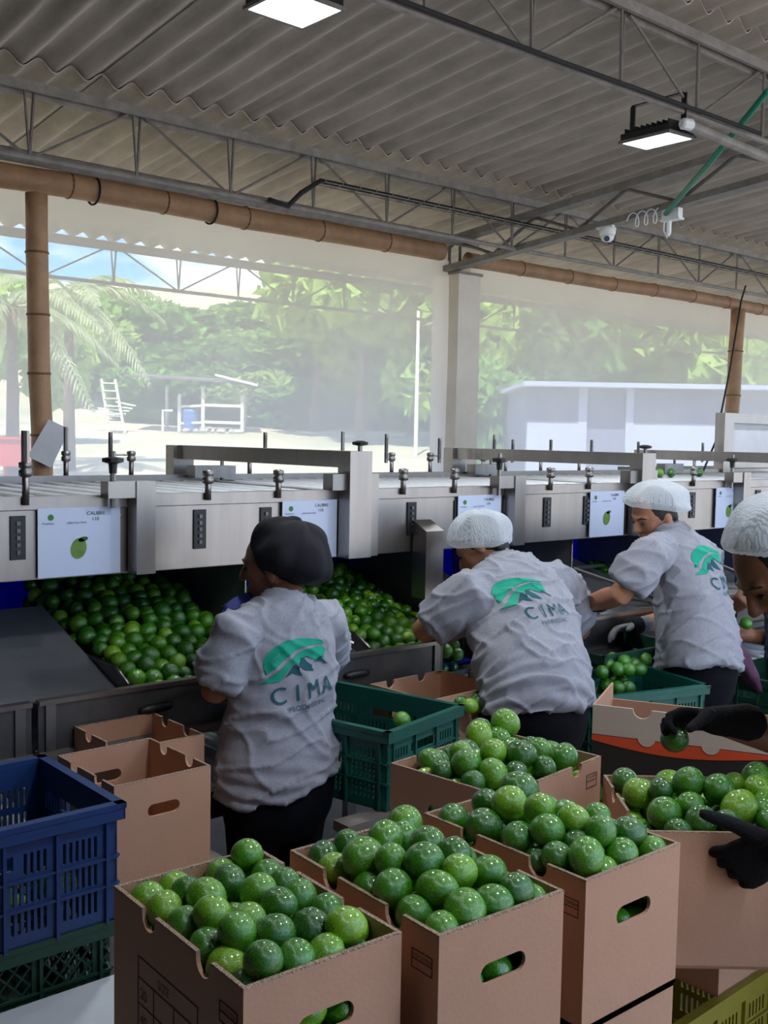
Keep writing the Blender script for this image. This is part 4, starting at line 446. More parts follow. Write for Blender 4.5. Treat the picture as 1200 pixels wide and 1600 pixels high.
MB().bar(p + Vector((0, .09, .05)), p + Vector((0, -.05, .05)), .03, .012).build('bracket', 'white_plastic', cc)
lo_ = []
for i in range(60):
    s = i / 59; a = 2 * PI * 3.2 * s; lo_.append(onx(985 + 45 * s, 345 - 9 * s, 5.95) + Vector((0, .03 * math.cos(a), .05 * math.sin(a))))
wl = MB().tube(lo_, .004, 6).build('white_cable_coil', 'white_plastic', None, True); tag(wl, 'loose white cable coil between the dome camera and the junction box', 'cable')
# cable tray with black cable below the left purlin
tr = thing('cable_tray', 'wire cable tray with a black cable running along the roof over the column', 'cable tray', (3.4, 5.5, 3.2))
t0 = ony(500, 300, 5.5); t1 = ony(1200, 447, 5.5); t0.z = t1.z = 3.40; t1 = Vector((12.5, 5.5, 3.40)); 
for dy in (-.05, 0, .05): MB().tube([t0 + Vector((0, dy, 0)), t1 + Vector((0, dy, 0))], .004, 5, False).build('tray_wire', 'truss_steel', tr)
n = 60
m = MB()
for i in range(n): q = t0.lerp(t1, i / n); m.tube([q + Vector((0, -.06, .03)), q + Vector((0, -.06, 0)), q + Vector((0, .06, 0)), q + Vector((0, .06, .03))], .003, 4, False)
m.build('tray_rung', 'truss_steel', tr)['kind'] = 'stuff'
MB().tube([ony(420, 312, 5.52), ony(450, 322, 5.52), ony(470, 302, 5.52), t0 + Vector((0, 0, .015)), t1 + Vector((0, 0, .015))], .017, 8).build('black_cable', 'rubber', tr, True)
cab = MB().tube([ony(1165, 447, 5.2), ony(1158, 470, 5.1), ony(1140, 580, 4.8), ony(1118, 690, 4.5), ony(1098, 738, 4.25)], .008, 6).build('hanging_cable', 'rubber', None, True); tag(cab, 'thin black cable hanging from the roof down to the machine at right', 'cable')
for (u, v) in ((197, 268), (385, 322)):
    s_ = (2.9 if u < 300 else 3.75) ; s_ = (s_ + .5) / 6.48; c_ = Vector((-.5, 6.10, 3.25)).lerp(Vector((5.98, 6.36, 3.31)), s_)
    o = MB().tube([c_ + Vector((-.006 * math.cos(a), .083 * math.cos(a), .083 * math.sin(a))) for a in [2 * PI * k / 20 for k in range(21)]], .007, 6).build('wire_tie', 'rubber', None, True); tag(o, 'black wire tie around the left bamboo beam, %s' % ('above the left post' if u < 300 else 'halfway to the column'), 'wire tie')
# tiny drain: paper on the bamboo post
c = [ony(76, 655, 6.055), ony(109, 671, 6.04), ony(80, 731, 6.07), ony(43, 713, 6.085)]
pp = MB().add([p for p in c] + [p + Vector((.0, .003, 0)) for p in c] , [(0, 1, 2, 3), (7, 6, 5, 4), (0, 4, 5, 1), (1, 5, 6, 2), (2, 6, 7, 3), (3, 7, 4, 0)]).build('paper_sheet', 'paper_grey'); tag(pp, 'crooked grey paper sheet hanging in front of the left bamboo post', 'paper')
yd = struct(MB().bb((-30, -40, -.12), (40, -4, -.02)).build('ground_bounce', 'concrete_paint')); yd['label'] = 'pale ground added unseen behind the viewer to bounce sunlight in'  # unseen pale slab added to reflect sun under the roof and onto box fronts
# ================================================================ outdoors
def TZ(x, y):
    D = math.hypot(x, y); z = .069 * max(0, D - 11)
    if D > 46: z += .16 * (D - 46)
    return min(z, 16) - .05
nx, ny = 62, 48; vs = []; fs = []
for j in range(ny + 1):
    for i in range(nx + 1):
        x = -45 + 165 * i / nx; yy = 8.6 + 110 * (j / ny) ** 1.6; vs.append((x, yy, TZ(x, yy) + (.12 * noise.noise(Vector((x * .3, yy * .3, 0))) if yy > 11 else 0)))
for j in range(ny):
    for i in range(nx): a = j * (nx + 1) + i; fs.append((a, a + 1, a + nx + 2, a + nx + 1))
me = bpy.data.meshes.new('ground'); me.from_pydata(vs, [], fs); me.materials.append(MATS['grass']); g = link('ground', me, None, True); g['label'] = 'pale dry grass ground rising beyond the mesh'; struct(g)
def gnd(u, dep):
    d = ray(u, 680); p = CAMP + d * dep; return Vector((p.x, p.y, TZ(p.x, p.y)))
def leafmesh(n, rx, rz, size, seed, m, shell=.55):
    rg = random.Random(seed); vs = []; fs = []
    # lobes of foliage
    lob = [(Vector((rg.uniform(-.55, .55) * rx, rg.uniform(-.55, .55) * rx, rg.uniform(.15, .8) * rz)), rg.uniform(.35, .6)) for _ in range(9)]
    for _ in range(n):
        c, r = rg.choice(lob); d = Vector((rg.gauss(0, 1), rg.gauss(0, 1), rg.gauss(0, 1))).normalized() * (rg.uniform(shell, 1) ** .5)
        p = c + Vector((d.x * r * rx, d.y * r * rx, d.z * r * rz * .55)); s = size * rg.uniform(.6, 1.3)
        a = Vector((rg.gauss(0, 1), rg.gauss(0, 1), rg.gauss(0, .6))).normalized(); b = a.cross(Vector((rg.gauss(0, 1), rg.gauss(0, 1), rg.gauss(0, 1)))).normalized()
        k = len(vs); vs += [p + a * s, p + b * s * .45, p - a * s, p - b * s * .45]; fs.append((k, k + 1, k + 2, k + 3))
    me = bpy.data.meshes.new('crown'); me.from_pydata([tuple(v) for v in vs], [], fs); me.materials.append(MATS[m]); return me
CROWN = [leafmesh(3600, 1, 1, .10, 1, 'foliage'), leafmesh(3600, 1, 1, .10, 2, 'foliage_light'), leafmesh(3000, 1, 1, .12, 3, 'foliage')]
NTH = ['first', 'second', 'third', 'fourth', 'fifth', 'sixth', 'seventh', 'eighth', 'ninth', 'tenth', 'eleventh', 'twelfth', 'thirteenth', 'fourteenth', 'fifteenth', 'sixteenth', 'seventeenth', 'eighteenth', 'nineteenth', 'twentieth', 'last']
def tree(u, dep, w, h, kind, label, group='trees beyond the mesh', trunk=.25):
    p = gnd(u, dep); t = thing('broadleaf_tree', label, 'tree', p, group)
    o = bpy.data.objects.new('crown', CROWN[kind]); COL.objects.link(o); o.scale = (w / 2, w / 2, h * (1 - trunk)); o.location = p + Vector((0, 0, h * trunk * .8)); o.rotation_euler = (0, 0, random.uniform(0, 6)); adopt(o, t)
    MB().tube([p - Vector((0, 0, .3)), p + Vector((.02 * h, 0, h * .3)), p + Vector((0, .03 * h, h * .6))], [h * .025, h * .02, h * .012], 6).build('trunk', 'bark', t)
rg = random.Random(4)
# woodland along the slope, far to near
where = ['left of the shed', 'above the shed', 'right of the shed', 'left of the light pole', 'behind the column', 'above the white house', 'at the right edge']
for i, u in enumerate(range(120, 1330, 62)):
    tree(u + rg.uniform(-15, 15), 62 + rg.uniform(-4, 6), 7 + rg.uniform(0, 2), (3.0 if u < 450 else 5.6) + rg.uniform(-.5, .7) + (1.6 if u > 620 else 0), i % 3, 'leafy tree in the far row of the wooded slope, %s from the left' % NTH[min(i, 20)])
for i, u in enumerate(range(150, 1330, 74)):
    tree(u + rg.uniform(-20, 20), 50 + rg.uniform(-3, 3), 6 + rg.uniform(0, 2), 3.6 + rg.uniform(-.5, .9) + (1.6 if u > 640 else 0), (i + 1) % 3, 'leafy tree in the middle row of the wooded slope, %s from the left' % NTH[i], trunk=.12)
for i, u in enumerate(range(200, 700, 55)):
    tree(u + rg.uniform(-12, 12), 43.5 + rg.uniform(-1, 1), 4 + rg.uniform(0, 1.2), 1.7 + rg.uniform(-.3, .7), (0, 1, 2)[i % 3], 'low bush at the foot of the slope behind the shed, %s from the left' % NTH[i], 'bushes behind the shed', trunk=.05)
tree(490, 40, 5.5, 8.0, 0, 'tall dark tree whose crown meets the eave right of the patch of sky', trunk=.45)
tree(560, 36, 8, 8.2, 1, 'tall tree with a pale crown left of the light pole', trunk=.35)
tree(640, 38, 7, 7.4, 0, 'tall tree behind the light pole beside the column', trunk=.25)
for i, (u, d, w_, h_) in enumerate(((780, 34, 7, 7.2), (880, 36, 8, 7.4), (980, 33, 7, 7.0), (1080, 34, 8, 7.0), (1180, 32, 7, 6.6), (770, 26, 3, 2.6))):
    tree(u, d, w_, h_, (1, 1, 0, 1, 1, 2)[i], 'pale green tree rising behind the white house, %s from the left' % NTH[i] if i < 5 else 'bush standing just left of the white house', trunk=.2 if i < 5 else .05)
tree(20, 30, 5, 5.2, 1, 'pale tree at the left edge behind the palm', trunk=.3)
# coconut palms
def palm(u, dep, h, n, label, seed, fl=2.6, lean=0):
    rg = random.Random(seed); p = gnd(u, dep); t = thing('coconut_palm', label, 'palm', p, 'coconut palms at the left')
    top = p + Vector((lean, lean * .5, h)); MB().tube([p, p + Vector((lean * .3, 0, h * .5)), top], [.16, .12, .10], 8).build('trunk', 'bark', t, True)
    for k in range(n):
        az = 2 * PI * k / n + rg.uniform(-.3, .3); el = rg.uniform(-.35, 1.0); L = fl * rg.uniform(.8, 1.1); pts = []
        for i in range(9):
            s = i / 8; r = L * s * math.cos(el * (1 - .3 * s)); z = L * s * math.sin(el) - 1.25 * L * s * s * .62
            pts.append(top + Vector((math.cos(az) * r, math.sin(az) * r, z)))
        m = MB(); m.tube(pts, [.035 * (1 - .85 * i / 8) for i in range(9)], 5)
        side = Vector((-math.sin(az), math.cos(az), 0))
        for i in range(30):
            s = .12 + .86 * i / 30; q = s * 8; a = pts[int(q)].lerp(pts[min(8, int(q) + 1)], q - int(q)); ll = .62 * math.sin(PI * min(.95, s * .75 + .2)) * fl / 2.6; fw = (pts[min(8, int(q) + 1)] - pts[int(q)]).normalized()
            for sg in (-1, 1):
                tip = a + side * (sg * ll * .62) + fw * ll * .5 + Vector((0, 0, -ll * rg.uniform(.25, .6))); mid = a.lerp(tip, .5) + Vector((0, 0, .06)); wv = fw * .04
                m.add([a - wv * .5, a + wv * .5, mid + wv, tip, mid - wv], [(0, 1, 2, 4), (4, 2, 3)])
        m.build('frond', 'palm_leaf', t)
palm(108, 24, 4.0, 12, 'coconut palm with drooping fronds just right of the left bamboo post', 1)
palm(20, 21, 3.5, 14, 'coconut palm at the left edge of the photo', 2, 2.4)
# thatched lean-to: low shed with rails
p = gnd(330, 38); sh = thing('open_shed', 'small open shed with a flat roof on white posts', 'shed', p)
ax = RX.copy(); ax.z = 0; ax.normalize(); ay = Vector((-ax.y, ax.x, 0)); P = lambda a, b, z: p + ax * a + ay * b + Vector((0, 0, z))
for a, b, h in ((-1.15, 0, 1.35), (-.25, -.3, 1.6), (1.15, -.3, 1.35), (-1.9, 1.5, 1.7), (1.0, 1.5, 1.6)):
    MB().bar(P(a, b, 0), P(a, b, h), .09, .09).build('post', 'white_wood', sh)
for z in (.35, .95): MB().bar(P(-.25, -.3, z + .02), P(1.15, -.3, z), .05, .1).build('rail', 'white_wood', sh); MB().bar(P(-1.15, 0, z - .05), P(-.25, -.3, z), .05, .08).build('rail', 'white_wood', sh)
MB().add([P(-3.0, -.7, 1.9), P(1.6, -.7, 1.72), P(1.2, 2, 1.9), P(-3, 2, 2.1), P(-3.0, -.7, 1.97), P(1.6, -.7, 1.79), P(1.2, 2, 1.97), P(-3, 2, 2.17)], [(3, 2, 1, 0), (4, 5, 6, 7), (0, 1, 5, 4), (1, 2, 6, 5), (2, 3, 7, 6), (3, 0, 4, 7)]).build('roof', 'shed_roof', sh)
MB().bar(P(.25, -.75, 2.02), P(1.75, -.75, 1.68), .06, .08).build('roof_board', 'white_wood', sh)
bd = MB().lathe(P(-.75, .1, 0), [(.28, 0), (.3, .1), (.3, .3), (.29, .5), (.3, .7), (.28, .82)], 14).build('blue_drum', 'blue_drum', None, True); tag(bd, 'blue drum standing in the open shed', 'drum')
bp = MB().tube([P(-1.7, -.2, 0), P(-1.7, -.2, .75), P(-1.35, -.2, .75)], .05, 6).build('white_standpipe', 'white_wood'); tag(bp, 'bent white standpipe left of the open shed', 'pipe')
for i in range(14):
    q = P(-.8 + .16 * i + rg.uniform(-.1, .1), -1.0 + rg.uniform(-.3, .3), .05); o = MB().ell(q, ((.12 * rg.uniform(.6, 1.3), 0, 0), (0, .12, 0), (.02, 0, .08)), 7, 5).build('stone', 'rock'); tag(o, 'pale stone on the ground in front of the open shed', 'stone', 'stones before the shed')
# white rack leaning back beside the shed
p = gnd(178, 36); lk = thing('white_rack', 'white ladder-like rack leaning left of the shed', 'rack', p)
a0 = P(-.25, 0, 0) if False else None
def Q(a, z): return p + ax * a + Vector((0, 0, z)) + ay * (.25 * z)
for s in (0, .52): MB().bar(Q(-.15 + s, 0), Q(-.55 + s * .9, 1.85), .07, .06).build('side_rail', 'white_wood', lk)
for i in range(7): s = (i + .5) / 7; MB().bar(Q(-.15 - .4 * s, 1.85 * s), Q(.37 - .45 * s, 1.85 * s), .16, .035).build('rung', 'white_wood', lk)
for i in range(5):
    q = gnd(125 + 14 * i, 37); o = MB().bar(q + Vector((0, 0, .55 + .12 * i)), q + ax * (1.5 - .2 * i) + Vector((0, 0, .5 + .1 * i)), .1, .05).build('plank', 'white_wood'); tag(o, 'white plank in the loose pile left of the rack', 'plank', 'planks left of the rack')
# red tank
p = gnd(8, 20); rt = thing('red_trough', 'red painted steel trough at the left edge behind the bamboo post', 'trough', p)
m = MB().box(p + Vector((0, 0, .72)), (1.6, .8, .5), (ax, ay, Vector((0, 0, 1)))); m.build('tank', 'red_paint', rt); MB().box(p + Vector((0, 0, .99)), (1.7, .9, .05), (ax, ay, Vector((0, 0, 1)))).build('rim', 'red_paint', rt)
for a in (-.6, 0, .6): MB().bar(p + ax * a, p + ax * a + Vector((0, 0, .5)), .06, .06).build('leg', 'red_paint', rt)
# light pole
p = gnd(650, 30); lp = thing('light_pole', 'thin white light pole left of the column', 'pole', p); MB().tube([p, p + Vector((0, 0, 4.1))], [.06, .045], 8).build('shaft', 'white_wood', lp)
# white house on the right
q0 = at(822, 740, 21); q1 = at(1290, 740, 21); zb_ = TZ(q0.x, q0.y) - .4; ztop = at(900, 606, 21).z; zmid = at(900, 662, 21).z
hs = thing('white_house', 'long low white house with a flat roof seen through the right mesh', 'house', (q0.x, q0.y, zb_)); hl = 6.6; az_ = Vector((0, 0, 1))
def wall(a0, a1, z0, z1, m, nm, b0=0, b1=.2): MB().box(Vector((q0.x, q0.y, 0)) + ax * (a0 + a1) / 2 + ay * (b0 + b1) / 2 + az_ * (z0 + z1) / 2, (a1 - a0, b1 - b0, z1 - z0), (ax, ay, az_)).build(nm, m, hs)
wall(0, 1.0, zb_, zmid, 'house_wall', 'wall'); wall(0, 1.0, zmid, ztop, 'house_dark', 'shutter'); wall(1.0, 1.18, zb_, ztop, 'house_wall', 'pillar'); wall(1.18, 1.95, zb_, ztop, 'house_dark', 'door', .08); wall(1.95, 2.1, zb_, ztop, 'house_wall', 'pillar')
wall(2.1, hl, zb_, zmid, 'house_wall', 'wall'); wall(2.1, hl, zmid, ztop, 'house_dark', 'shutter')
wall(.02, hl - .02, zb_, ztop, 'house_dark', 'rear_block', .21, 4); wall(-.15, hl + .3, ztop, ztop + .09, 'house_wall', 'roof', -.4, 4.3)
# ================================================================ sorting machine
sm = thing('sizing_machine', 'long stainless steel roller sizing machine with collecting bins along the middle of the hall', 'sorting machine', (3, 3.5, 0))
XA, XB = .2, 7.6; YF = 3.15
# front panels in sections, with slots
cuts = [.2, 1.08, 1.59, 2.47, 3.36, 4.26, 5.16, 6.06, 7.6]
slots = {0: [], 1: [1.20], 2: [1.83, 2.10], 3: [2.80, 3.06], 4: [3.62, 3.90], 5: [4.48, 4.76], 6: [5.4], 7: [6.3]}
for i in range(len(cuts) - 1):
    a, b = cuts[i] + .004, cuts[i + 1] - .004
    holes = [[(s - a, .07), (s - a + .035, .07), (s - a + .035, .19), (s - a, .19)] for s in slots.get(i, []) if a < s < b - .05]
    MB().plate([(0, 0), (b - a, 0), (b - a, .212), (0, .212)], holes, (a, YF + .004, 1.345), (1, 0, 0), (0, 0, 1), .004).build('front_panel', 'steel', sm)
    for s in slots.get(i, []):
        q = MB(); q.bb((s - .006, YF - .006, 1.408), (s + .041, YF + .001, 1.542)); q.build('slot_plate', 'black_plastic', sm)
        r = MB()
        for k in range(5): r.bb((s + .012, YF - .011, 1.425 + k * .022), (s + .023, YF - .006, 1.437 + k * .022))
        r.build('slot_slide', 'steel_dark', sm)
    m = MB()
    for x in (a + .03, b - .03): m.lathe((x, YF - .001, 1.53), [(.006, 0), (.006, .004), (.003, .005)], 8, (0, -1, 0))
    m.build('screw', 'steel_dull', sm)
MB().bb((XA, YF + .02, 1.34), (XB, YF + .07, 1.36)).build('lower_frame', 'steel_dull', sm)
MB().bb((XA, YF - .012, 1.560), (XB, YF + .06, 1.598)).build('front_rail', 'steel', sm); MB().bb((XA, YF - .016, 1.598), (XB, YF + .03, 1.600)).build('rail_lip', 'steel', sm)
MB().bb((XA, 4.28, 1.555), (XB, 4.32, 1.612)).build('rear_rail', 'steel', sm)
me = None; x = XA + .08; pr0 = None
while x < XB - .02:
    if pr0 is None:
        m = MB().tube([(0, YF + .06, 0), (0, 4.29, 0)], .027, 14); pr0 = m.build('roller', 'roller', sm, True); pr0.location = (x, 0, 1.562); adopt(pr0, sm)
    else:
        c = pr0.copy(); COL.objects.link(c); c.location = (x, 0, 1.562)
    x += .108
# drive bed and blue padding under the rollers
MB().bb((XA, YF + .05, 1.47), (XB, 4.3, 1.478)).build('bed_tray', 'steel_dark', sm)
MB().plate([(0, 0), (XB - XA, 0), (XB - XA, .50), (0, .50)], [], (XA, 3.98, .98), (1, 0, 0), Vector((0, .14, .60)).normalized(), .02).build('blue_pad', 'blue_belt', sm)
# vertical strips on the pad
for i in range(40):
    x = XA + .1 + i * .185; MB().bb((x, 3.955, 1.02), (x + .05, 3.962, 1.07)) if False else None
# bins: low sloped dividers, tall dividers, floors
def sideplate(x, pts, nm, th=.006, mt_='steel_matte'): MB().plate([(p[0], p[1]) for p in pts], [], (x, 0, 0), (0, 1, 0), (0, 0, 1), th).build(nm, mt_, sm)
lows = [.52, 1.49, 2.46, 3.43, 4.40, 5.37]
for x in lows:
    sideplate(x, [(2.965, .90), (4.0, .90), (4.0, 1.045), (3.06, 1.062), (2.965, 1.02)], 'low_divider')
    MB().tube([(x, 2.962, 1.022), (x, 3.058, 1.064), (x, 4.0, 1.046)], .006, 6).build('divider_edge', 'steel', sm, True)
talls = [1.09, 2.06, 3.0, 3.87, 4.9, 5.8]
for x in talls:
    sideplate(x, [(3.02, .90), (4.0, .90), (4.0, 1.46), (3.19, 1.46), (3.19, 1.2), (3.02, 1.05)], 'tall_divider')
    MB().tube([(x, 3.19, 1.46), (x, 3.19, 1.2), (x, 3.015, 1.05)], .005, 6).build('divider_edge', 'steel_dull', sm, True)
for a, b in zip(lows, talls): MB().plate([(0, 0), (b - a - .012, 0), (b - a - .012, 1.06), (0, 1.06)], [], (a + .008, 2.97, .905), (1, 0, 0), Vector((0, 1, .12)).normalized(), .006).build('bin_floor', 'blue_belt' if a > 1 else 'steel_matte', sm)
# steel chutes between bins
for a, b in zip(talls[:-1], lows[1:]):
    MB().plate([(0, 0), (b - a - .014, 0), (b - a - .014, .62), (0, .62)], [], (a + .01, 3.03, .99), (1, 0, 0), Vector((0, .9, .28)).normalized(), .006).build('chute', 'steel_matte', sm)
    if a > 2: MB().tube([(a + .01, 3.19, 1.2), (b - .02, 3.04, 1.03)], .009, 6).build('chute_edge', 'steel', sm); MB().tube([(a + .01, 3.19, 1.2), (b - .02, 3.4, 1.16)], .009, 6).build('chute_edge', 'steel', sm)
# front trough wall in sections with pull handles
secs = [(-.3, 1.17), (1.19, 2.80), (2.98, 4.45), (4.5, 5.9)]
for a, b in secs:
    MB().bb((a, 2.93, .868), (b, 2.938, 1.008)).build('trough_wall', 'steel_dark', sm)
    m = MB(); m.bar((a, 2.935, 1.014), (b, 2.935, 1.014), .03, .014); m.build('trough_rim', 'steel', sm)
    MB().bb((a, 2.905, .842), (b, 2.97, .868)).build('trough_flange', 'wood_grey', sm)
    for x in (a + .02, b - .05): MB().bb((x, 2.922, .868), (x + .03, 2.93, 1.008)).build('stiffener', 'steel_dull', sm)
    n = max(1, round((b - a) / .8))
    for k in range(n):
        x = a + (b - a) * (k + .5) / n - .03 if n > 1 else (a + b) / 2
        q = MB().loft([((x + dx, 2.921, .945), (0, r, 0), (0, 0, r * 1.1)) for dx, r in ((-.058, .002), (-.05, .010), (-.03, .014), (.03, .014), (.05, .010), (.058, .002))], 12)
        q.build('pull_handle', 'black_plastic', sm, True)
MB().bb((1.12, 2.944, .88), (1.17, 2.95, 1.0)).build('corner_plate', 'steel', sm)
MB().bb((XA, 2.96, .86), (XB, 3.99, .88)).build('trough_base', 'steel_dark', sm)
for x in (.4, 2.86, 4.47, 6.0):
    for y in (2.96, 3.98): MB().bb((x - .03, y - .03, 0), (x + .03, y + .03, .86)).build('leg', 'steel_dull', sm)
for x in (.4, 2.86, 4.47, 6.0): MB().bb((x - .03, 3.95, .86), (x + .03, 4.28, 1.56)).build('rear_upright', 'steel_dark', sm)
# hanging steel duct in front of the panel
p0, p1 = 2.82, 2.915
MB().add([(p0, 3.06, 1.16), (p1, 3.06, 1.16), (p1, 3.06, 1.43), (p0, 3.06, 1.43), (p0, 3.14, 1.16), (p1, 3.14, 1.16), (p1, 3.14, 1.47), (p0, 3.14, 1.47)], [(0, 1, 2, 3), (7, 6, 5, 4), (3, 2, 6, 7), (0, 3, 7, 4), (1, 5, 6, 2), (0, 4, 5, 1)]).build('drop_duct', 'steel', sm)
# portal frames across the bed and L brackets
def portal(x):
    g = MB(); y0, y1 = YF - .085, 4.36; zt = 1.745
    g.bb((x - .035, y0, 1.345), (x + .07, y0 + .075, zt)); g.build('portal_post', 'steel', sm)
    MB().bb((x + .07, y0 + .03, 1.345), (x + .13, y0 + .08, 1.66)).build('portal_cheek', 'steel', sm)
    MB().bb((x - .03, y0 + .075, zt - .062), (x + .06, y1, zt)).build('portal_beam', 'steel', sm)
    MB().bb((x - .05, y1, 1.30), (x + .055, y1 + .075, zt)).build('portal_post', 'steel', sm)
    MB().bb((x - .035, y1 - .17, 1.60), (x + .18, y1 - .10, 1.655)).build('clamp_arm', 'steel_dull', sm)
    MB().bb((x - .1, y0 + .02, 1.60), (x - .035, y0 + .08, 1.66)).build('clamp_arm', 'steel_dull', sm)
    for (yy, dx) in ((y1 - .13, .13), (y0 + .05, .05)):
        MB().tube([(x + dx, yy, 1.56), (x + dx, yy, 1.77 if yy < 3.5 else 1.74)], .009, 8).build('threaded_rod', 'steel_dull', sm)
    MB().lathe((x + .05, y0 + .05, 1.765), [(.01, 0), (.03, .004), (.032, .014), (.012, .02)], 10).build('knob', 'black_plastic', sm)
def ell_bracket(x):
    y0 = YF - .075
    MB().bb((x - .005, y0, 1.345), (x + .062, y0 + .06, 1.645)).build('bracket_post', 'steel', sm)
    MB().bb((x - .1, y0 + .005, 1.592), (x - .005, y0 + .06, 1.645)).build('bracket_arm', 'steel', sm)
    MB().tube([(x - .07, y0 + .035, 1.56), (x - .07, y0 + .035, 1.74)], .010, 8).build('threaded_rod', 'steel_dull', sm)
    MB().lathe((x - .07, y0 + .035, 1.70), [(.012, -.03), (.014, 0), (.034, .006), (.034, .018), (.012, .022)], 10).build('knob', 'black_plastic', sm)
for x in (2.47, 4.26, 6.06): portal(x)
for x in (1.58, 3.35, 5.15): ell_bracket(x)
# guide rods with clamps on both rails
def guide(x, y, zc, rod=None):
    t = MB().tube([(x, y, 1.575), (x, y, zc)], .011, 10).build('guide_post', 'steel', sm, True)
    MB().lathe((x, y, zc), [(.012, -.03), (.02, -.026), (.02, -.01), (.014, -.006), (.02, .0), (.02, .014), (.008, .018)], 10).build('clamp', 'steel_dull', t, True)
    if rod:
        MB().tube([(x, y, zc), (x + rod, y, zc)], .005, 6).build('cross_rod', 'steel_dull', t); MB().tube([(x + rod, y, zc - .02), (x + rod, y, zc + .10)], .010, 8).build('upright_rod', 'steel_dull', t)
for u in (325, 435, 630, 710, 860, 920, 1083): guide(ony(u, 760, YF - .02).x, YF - .02, 1.66)
x = ony(40, 760, YF - .02).x; guide(x, YF - .02, 1.69); MB().tube([(x, YF - .02, 1.69), (x, YF - .02, 1.80)], .013, 8).build('guide_rod', 'steel', sm)
for u, r in ((103, .0), (205, -.1), (390, .09), (655 - 120, .0), (612, -.04), (672, .07), (755, .09), (790, .06), (845, .09), (905, .12), (1005, -.06), (1085, .1)):
    x = ony(u, 720, 4.36).x; guide(x, 4.36, 1.70, r or None)
    MB().tube([(x + r, 4.36, 1.66), (x + r, 4.36, 1.80 + .03 * math.sin(u))], .010, 8).build('guide_rod', 'steel_dull', sm)
# posters on the panels
def poster(x, w_, z0, h, label, full):
    t = thing('size_chart', label, 'sign', (x, YF - .012, z0), 'paper size charts on the machine panels'); y = YF - .014
    MB().bb((x, y, z0), (x + w_, y + .004, z0 + h)).build('sheet', 'paper', t)
    # lime picture with a leaf
    cx, cz, r = x + w_ * .48, z0 + h * .40, h * .155; n = 24
    def disc(cx, cz, rx, rz, rot, nm, m, dy=.0015):
        pts = [(rx * math.cos(2 * PI * k / n), rz * math.sin(2 * PI * k / n)) for k in range(n)]; cr, sr = math.cos(rot), math.sin(rot)
        MB().plate([(p[0] * cr - p[1] * sr, p[0] * sr + p[1] * cr) for p in pts], [], (cx, y - .0002, cz), (1, 0, 0), (0, 0, 1), .001).build(nm, m, t)
    disc(cx, cz, r * .78, r, -.25, 'fruit_print', 'print_lime'); disc(cx + r * .45, cz + r * .85, r * .5, r * .22, .2, 'leaf_print', 'lime_dark')
    disc(x + w_ * .15, z0 + h * .865, h * .045, h * .045, 0, 'logo_print', 'print_leaf')
    def words(s, px, pz, size, m='print_grey'):
        o = textmesh(s, size); 
        vs = [(px + a, y - .0012, pz + b) for a, b in o[0]]; MB().add(vs, o[1]).build('lettering', m, t)
    words('CALIBRE', x + w_ * .58, z0 + h * .885, h * .055, 'print_black'); words('110', x + w_ * .64, z0 + h * .80, h * .055, 'print_black')
    words('Premium', x + w_ * .05, z0 + h * .765, h * .035); words('tahiti lime fresh', x + w_ * .34, z0 + h * .765, h * .035)
def textmesh(s, size):
    cu = bpy.data.curves.new('t', 'FONT'); cu.body = s; cu.size = size / .72; cu.resolution_u = 3
    o = bpy.data.objects.new('t', cu); COL.objects.link(o); dg = bpy.context.evaluated_depsgraph_get(); me = bpy.data.meshes.new_from_object(o.evaluated_get(dg))
    vs = [(v.co.x, v.co.y) for v in me.vertices]; fs = [tuple(p.vertices) for p in me.polygons]
    bpy.data.objects.remove(o); bpy.data.curves.remove(cu); bpy.data.meshes.remove(me); return vs, fs
for u0, u1, lab in ((59, 188, 'paper size chart with a printed lime at the left end of the machine'), (441, 526, 'glossy paper size chart partly hidden by the black cap'), (715, 782, 'crumpled paper size chart above the middle worker in a hairnet'), (921, 974, 'paper size chart left of the standing worker in a hairnet'), (1117, 1158, 'paper size chart nearest the right edge of the photo')):
    a = ony(u0, 830, YF - .014); b = ony(u1, 830, YF - .014); poster(a.x, b.x - a.x, 1.348, .215, lab, True)
# hopper cabinet at the far end
hc = thing('steel_hopper', 'steel feed hopper with a clear side panel at the right edge', 'hopper', (6.9, 4.3, 1.5)); x0 = 6.84; zt = 2.02
for (a, b) in (((x0, 4.26, 1.5), (x0 + .12, 4.34, zt)), ((x0 + .12, 4.26, zt - .07), (x0 + 1.6, 4.34, zt)), ((x0 + .12, 4.26, 1.62), (x0 + 1.6, 4.34, 1.69))): MB().bb(a, b).build('frame', 'steel', hc)
MB().bb((x0 + .12, 4.30, 1.69), (x0 + 1.6, 4.305, zt - .07)).build('side_panel', 'paper_grey', hc); MB().bb((x0, 4.34, 1.5), (x0 + 1.6, 5.2, 1.6)).build('base', 'steel_dark', hc); MB().bb((x0 + .02, 4.35, .0), (x0 + .1, 4.43, 1.5)).build('leg', 'steel_dull', hc); MB().bb((x0 + 1.5, 4.35, .0), (x0 + 1.58, 4.43, 1.5)).build('leg', 'steel_dull', hc)
# lower roller conveyor
lc = thing('roller_conveyor', 'low roller conveyor running below the collecting bins', 'conveyor', (2.5, 3.2, 0))
for y in (2.78, 3.62): MB().bb((-.4, y - .02, .615), (6.5, y + .02, .70)).build('side_rail', 'steel', lc)
r0 = MB().tube([(0, 2.80, 0), (0, 3.60, 0)], .026, 12).build('roller', 'roller', lc, True); r0.location = (-.35, 0, .674); adopt(r0, lc)
x = -.35 + .098
while x < 6.4: c = r0.copy(); COL.objects.link(c); c.location = (x, 0, .674); x += .098
for x in (-.2, 2.9, 6.2):
    for y in (2.78, 3.62): MB().bb((x - .025, y - .02, 0), (x + .025, y + .02, .615)).build('leg', 'steel_dull', lc)
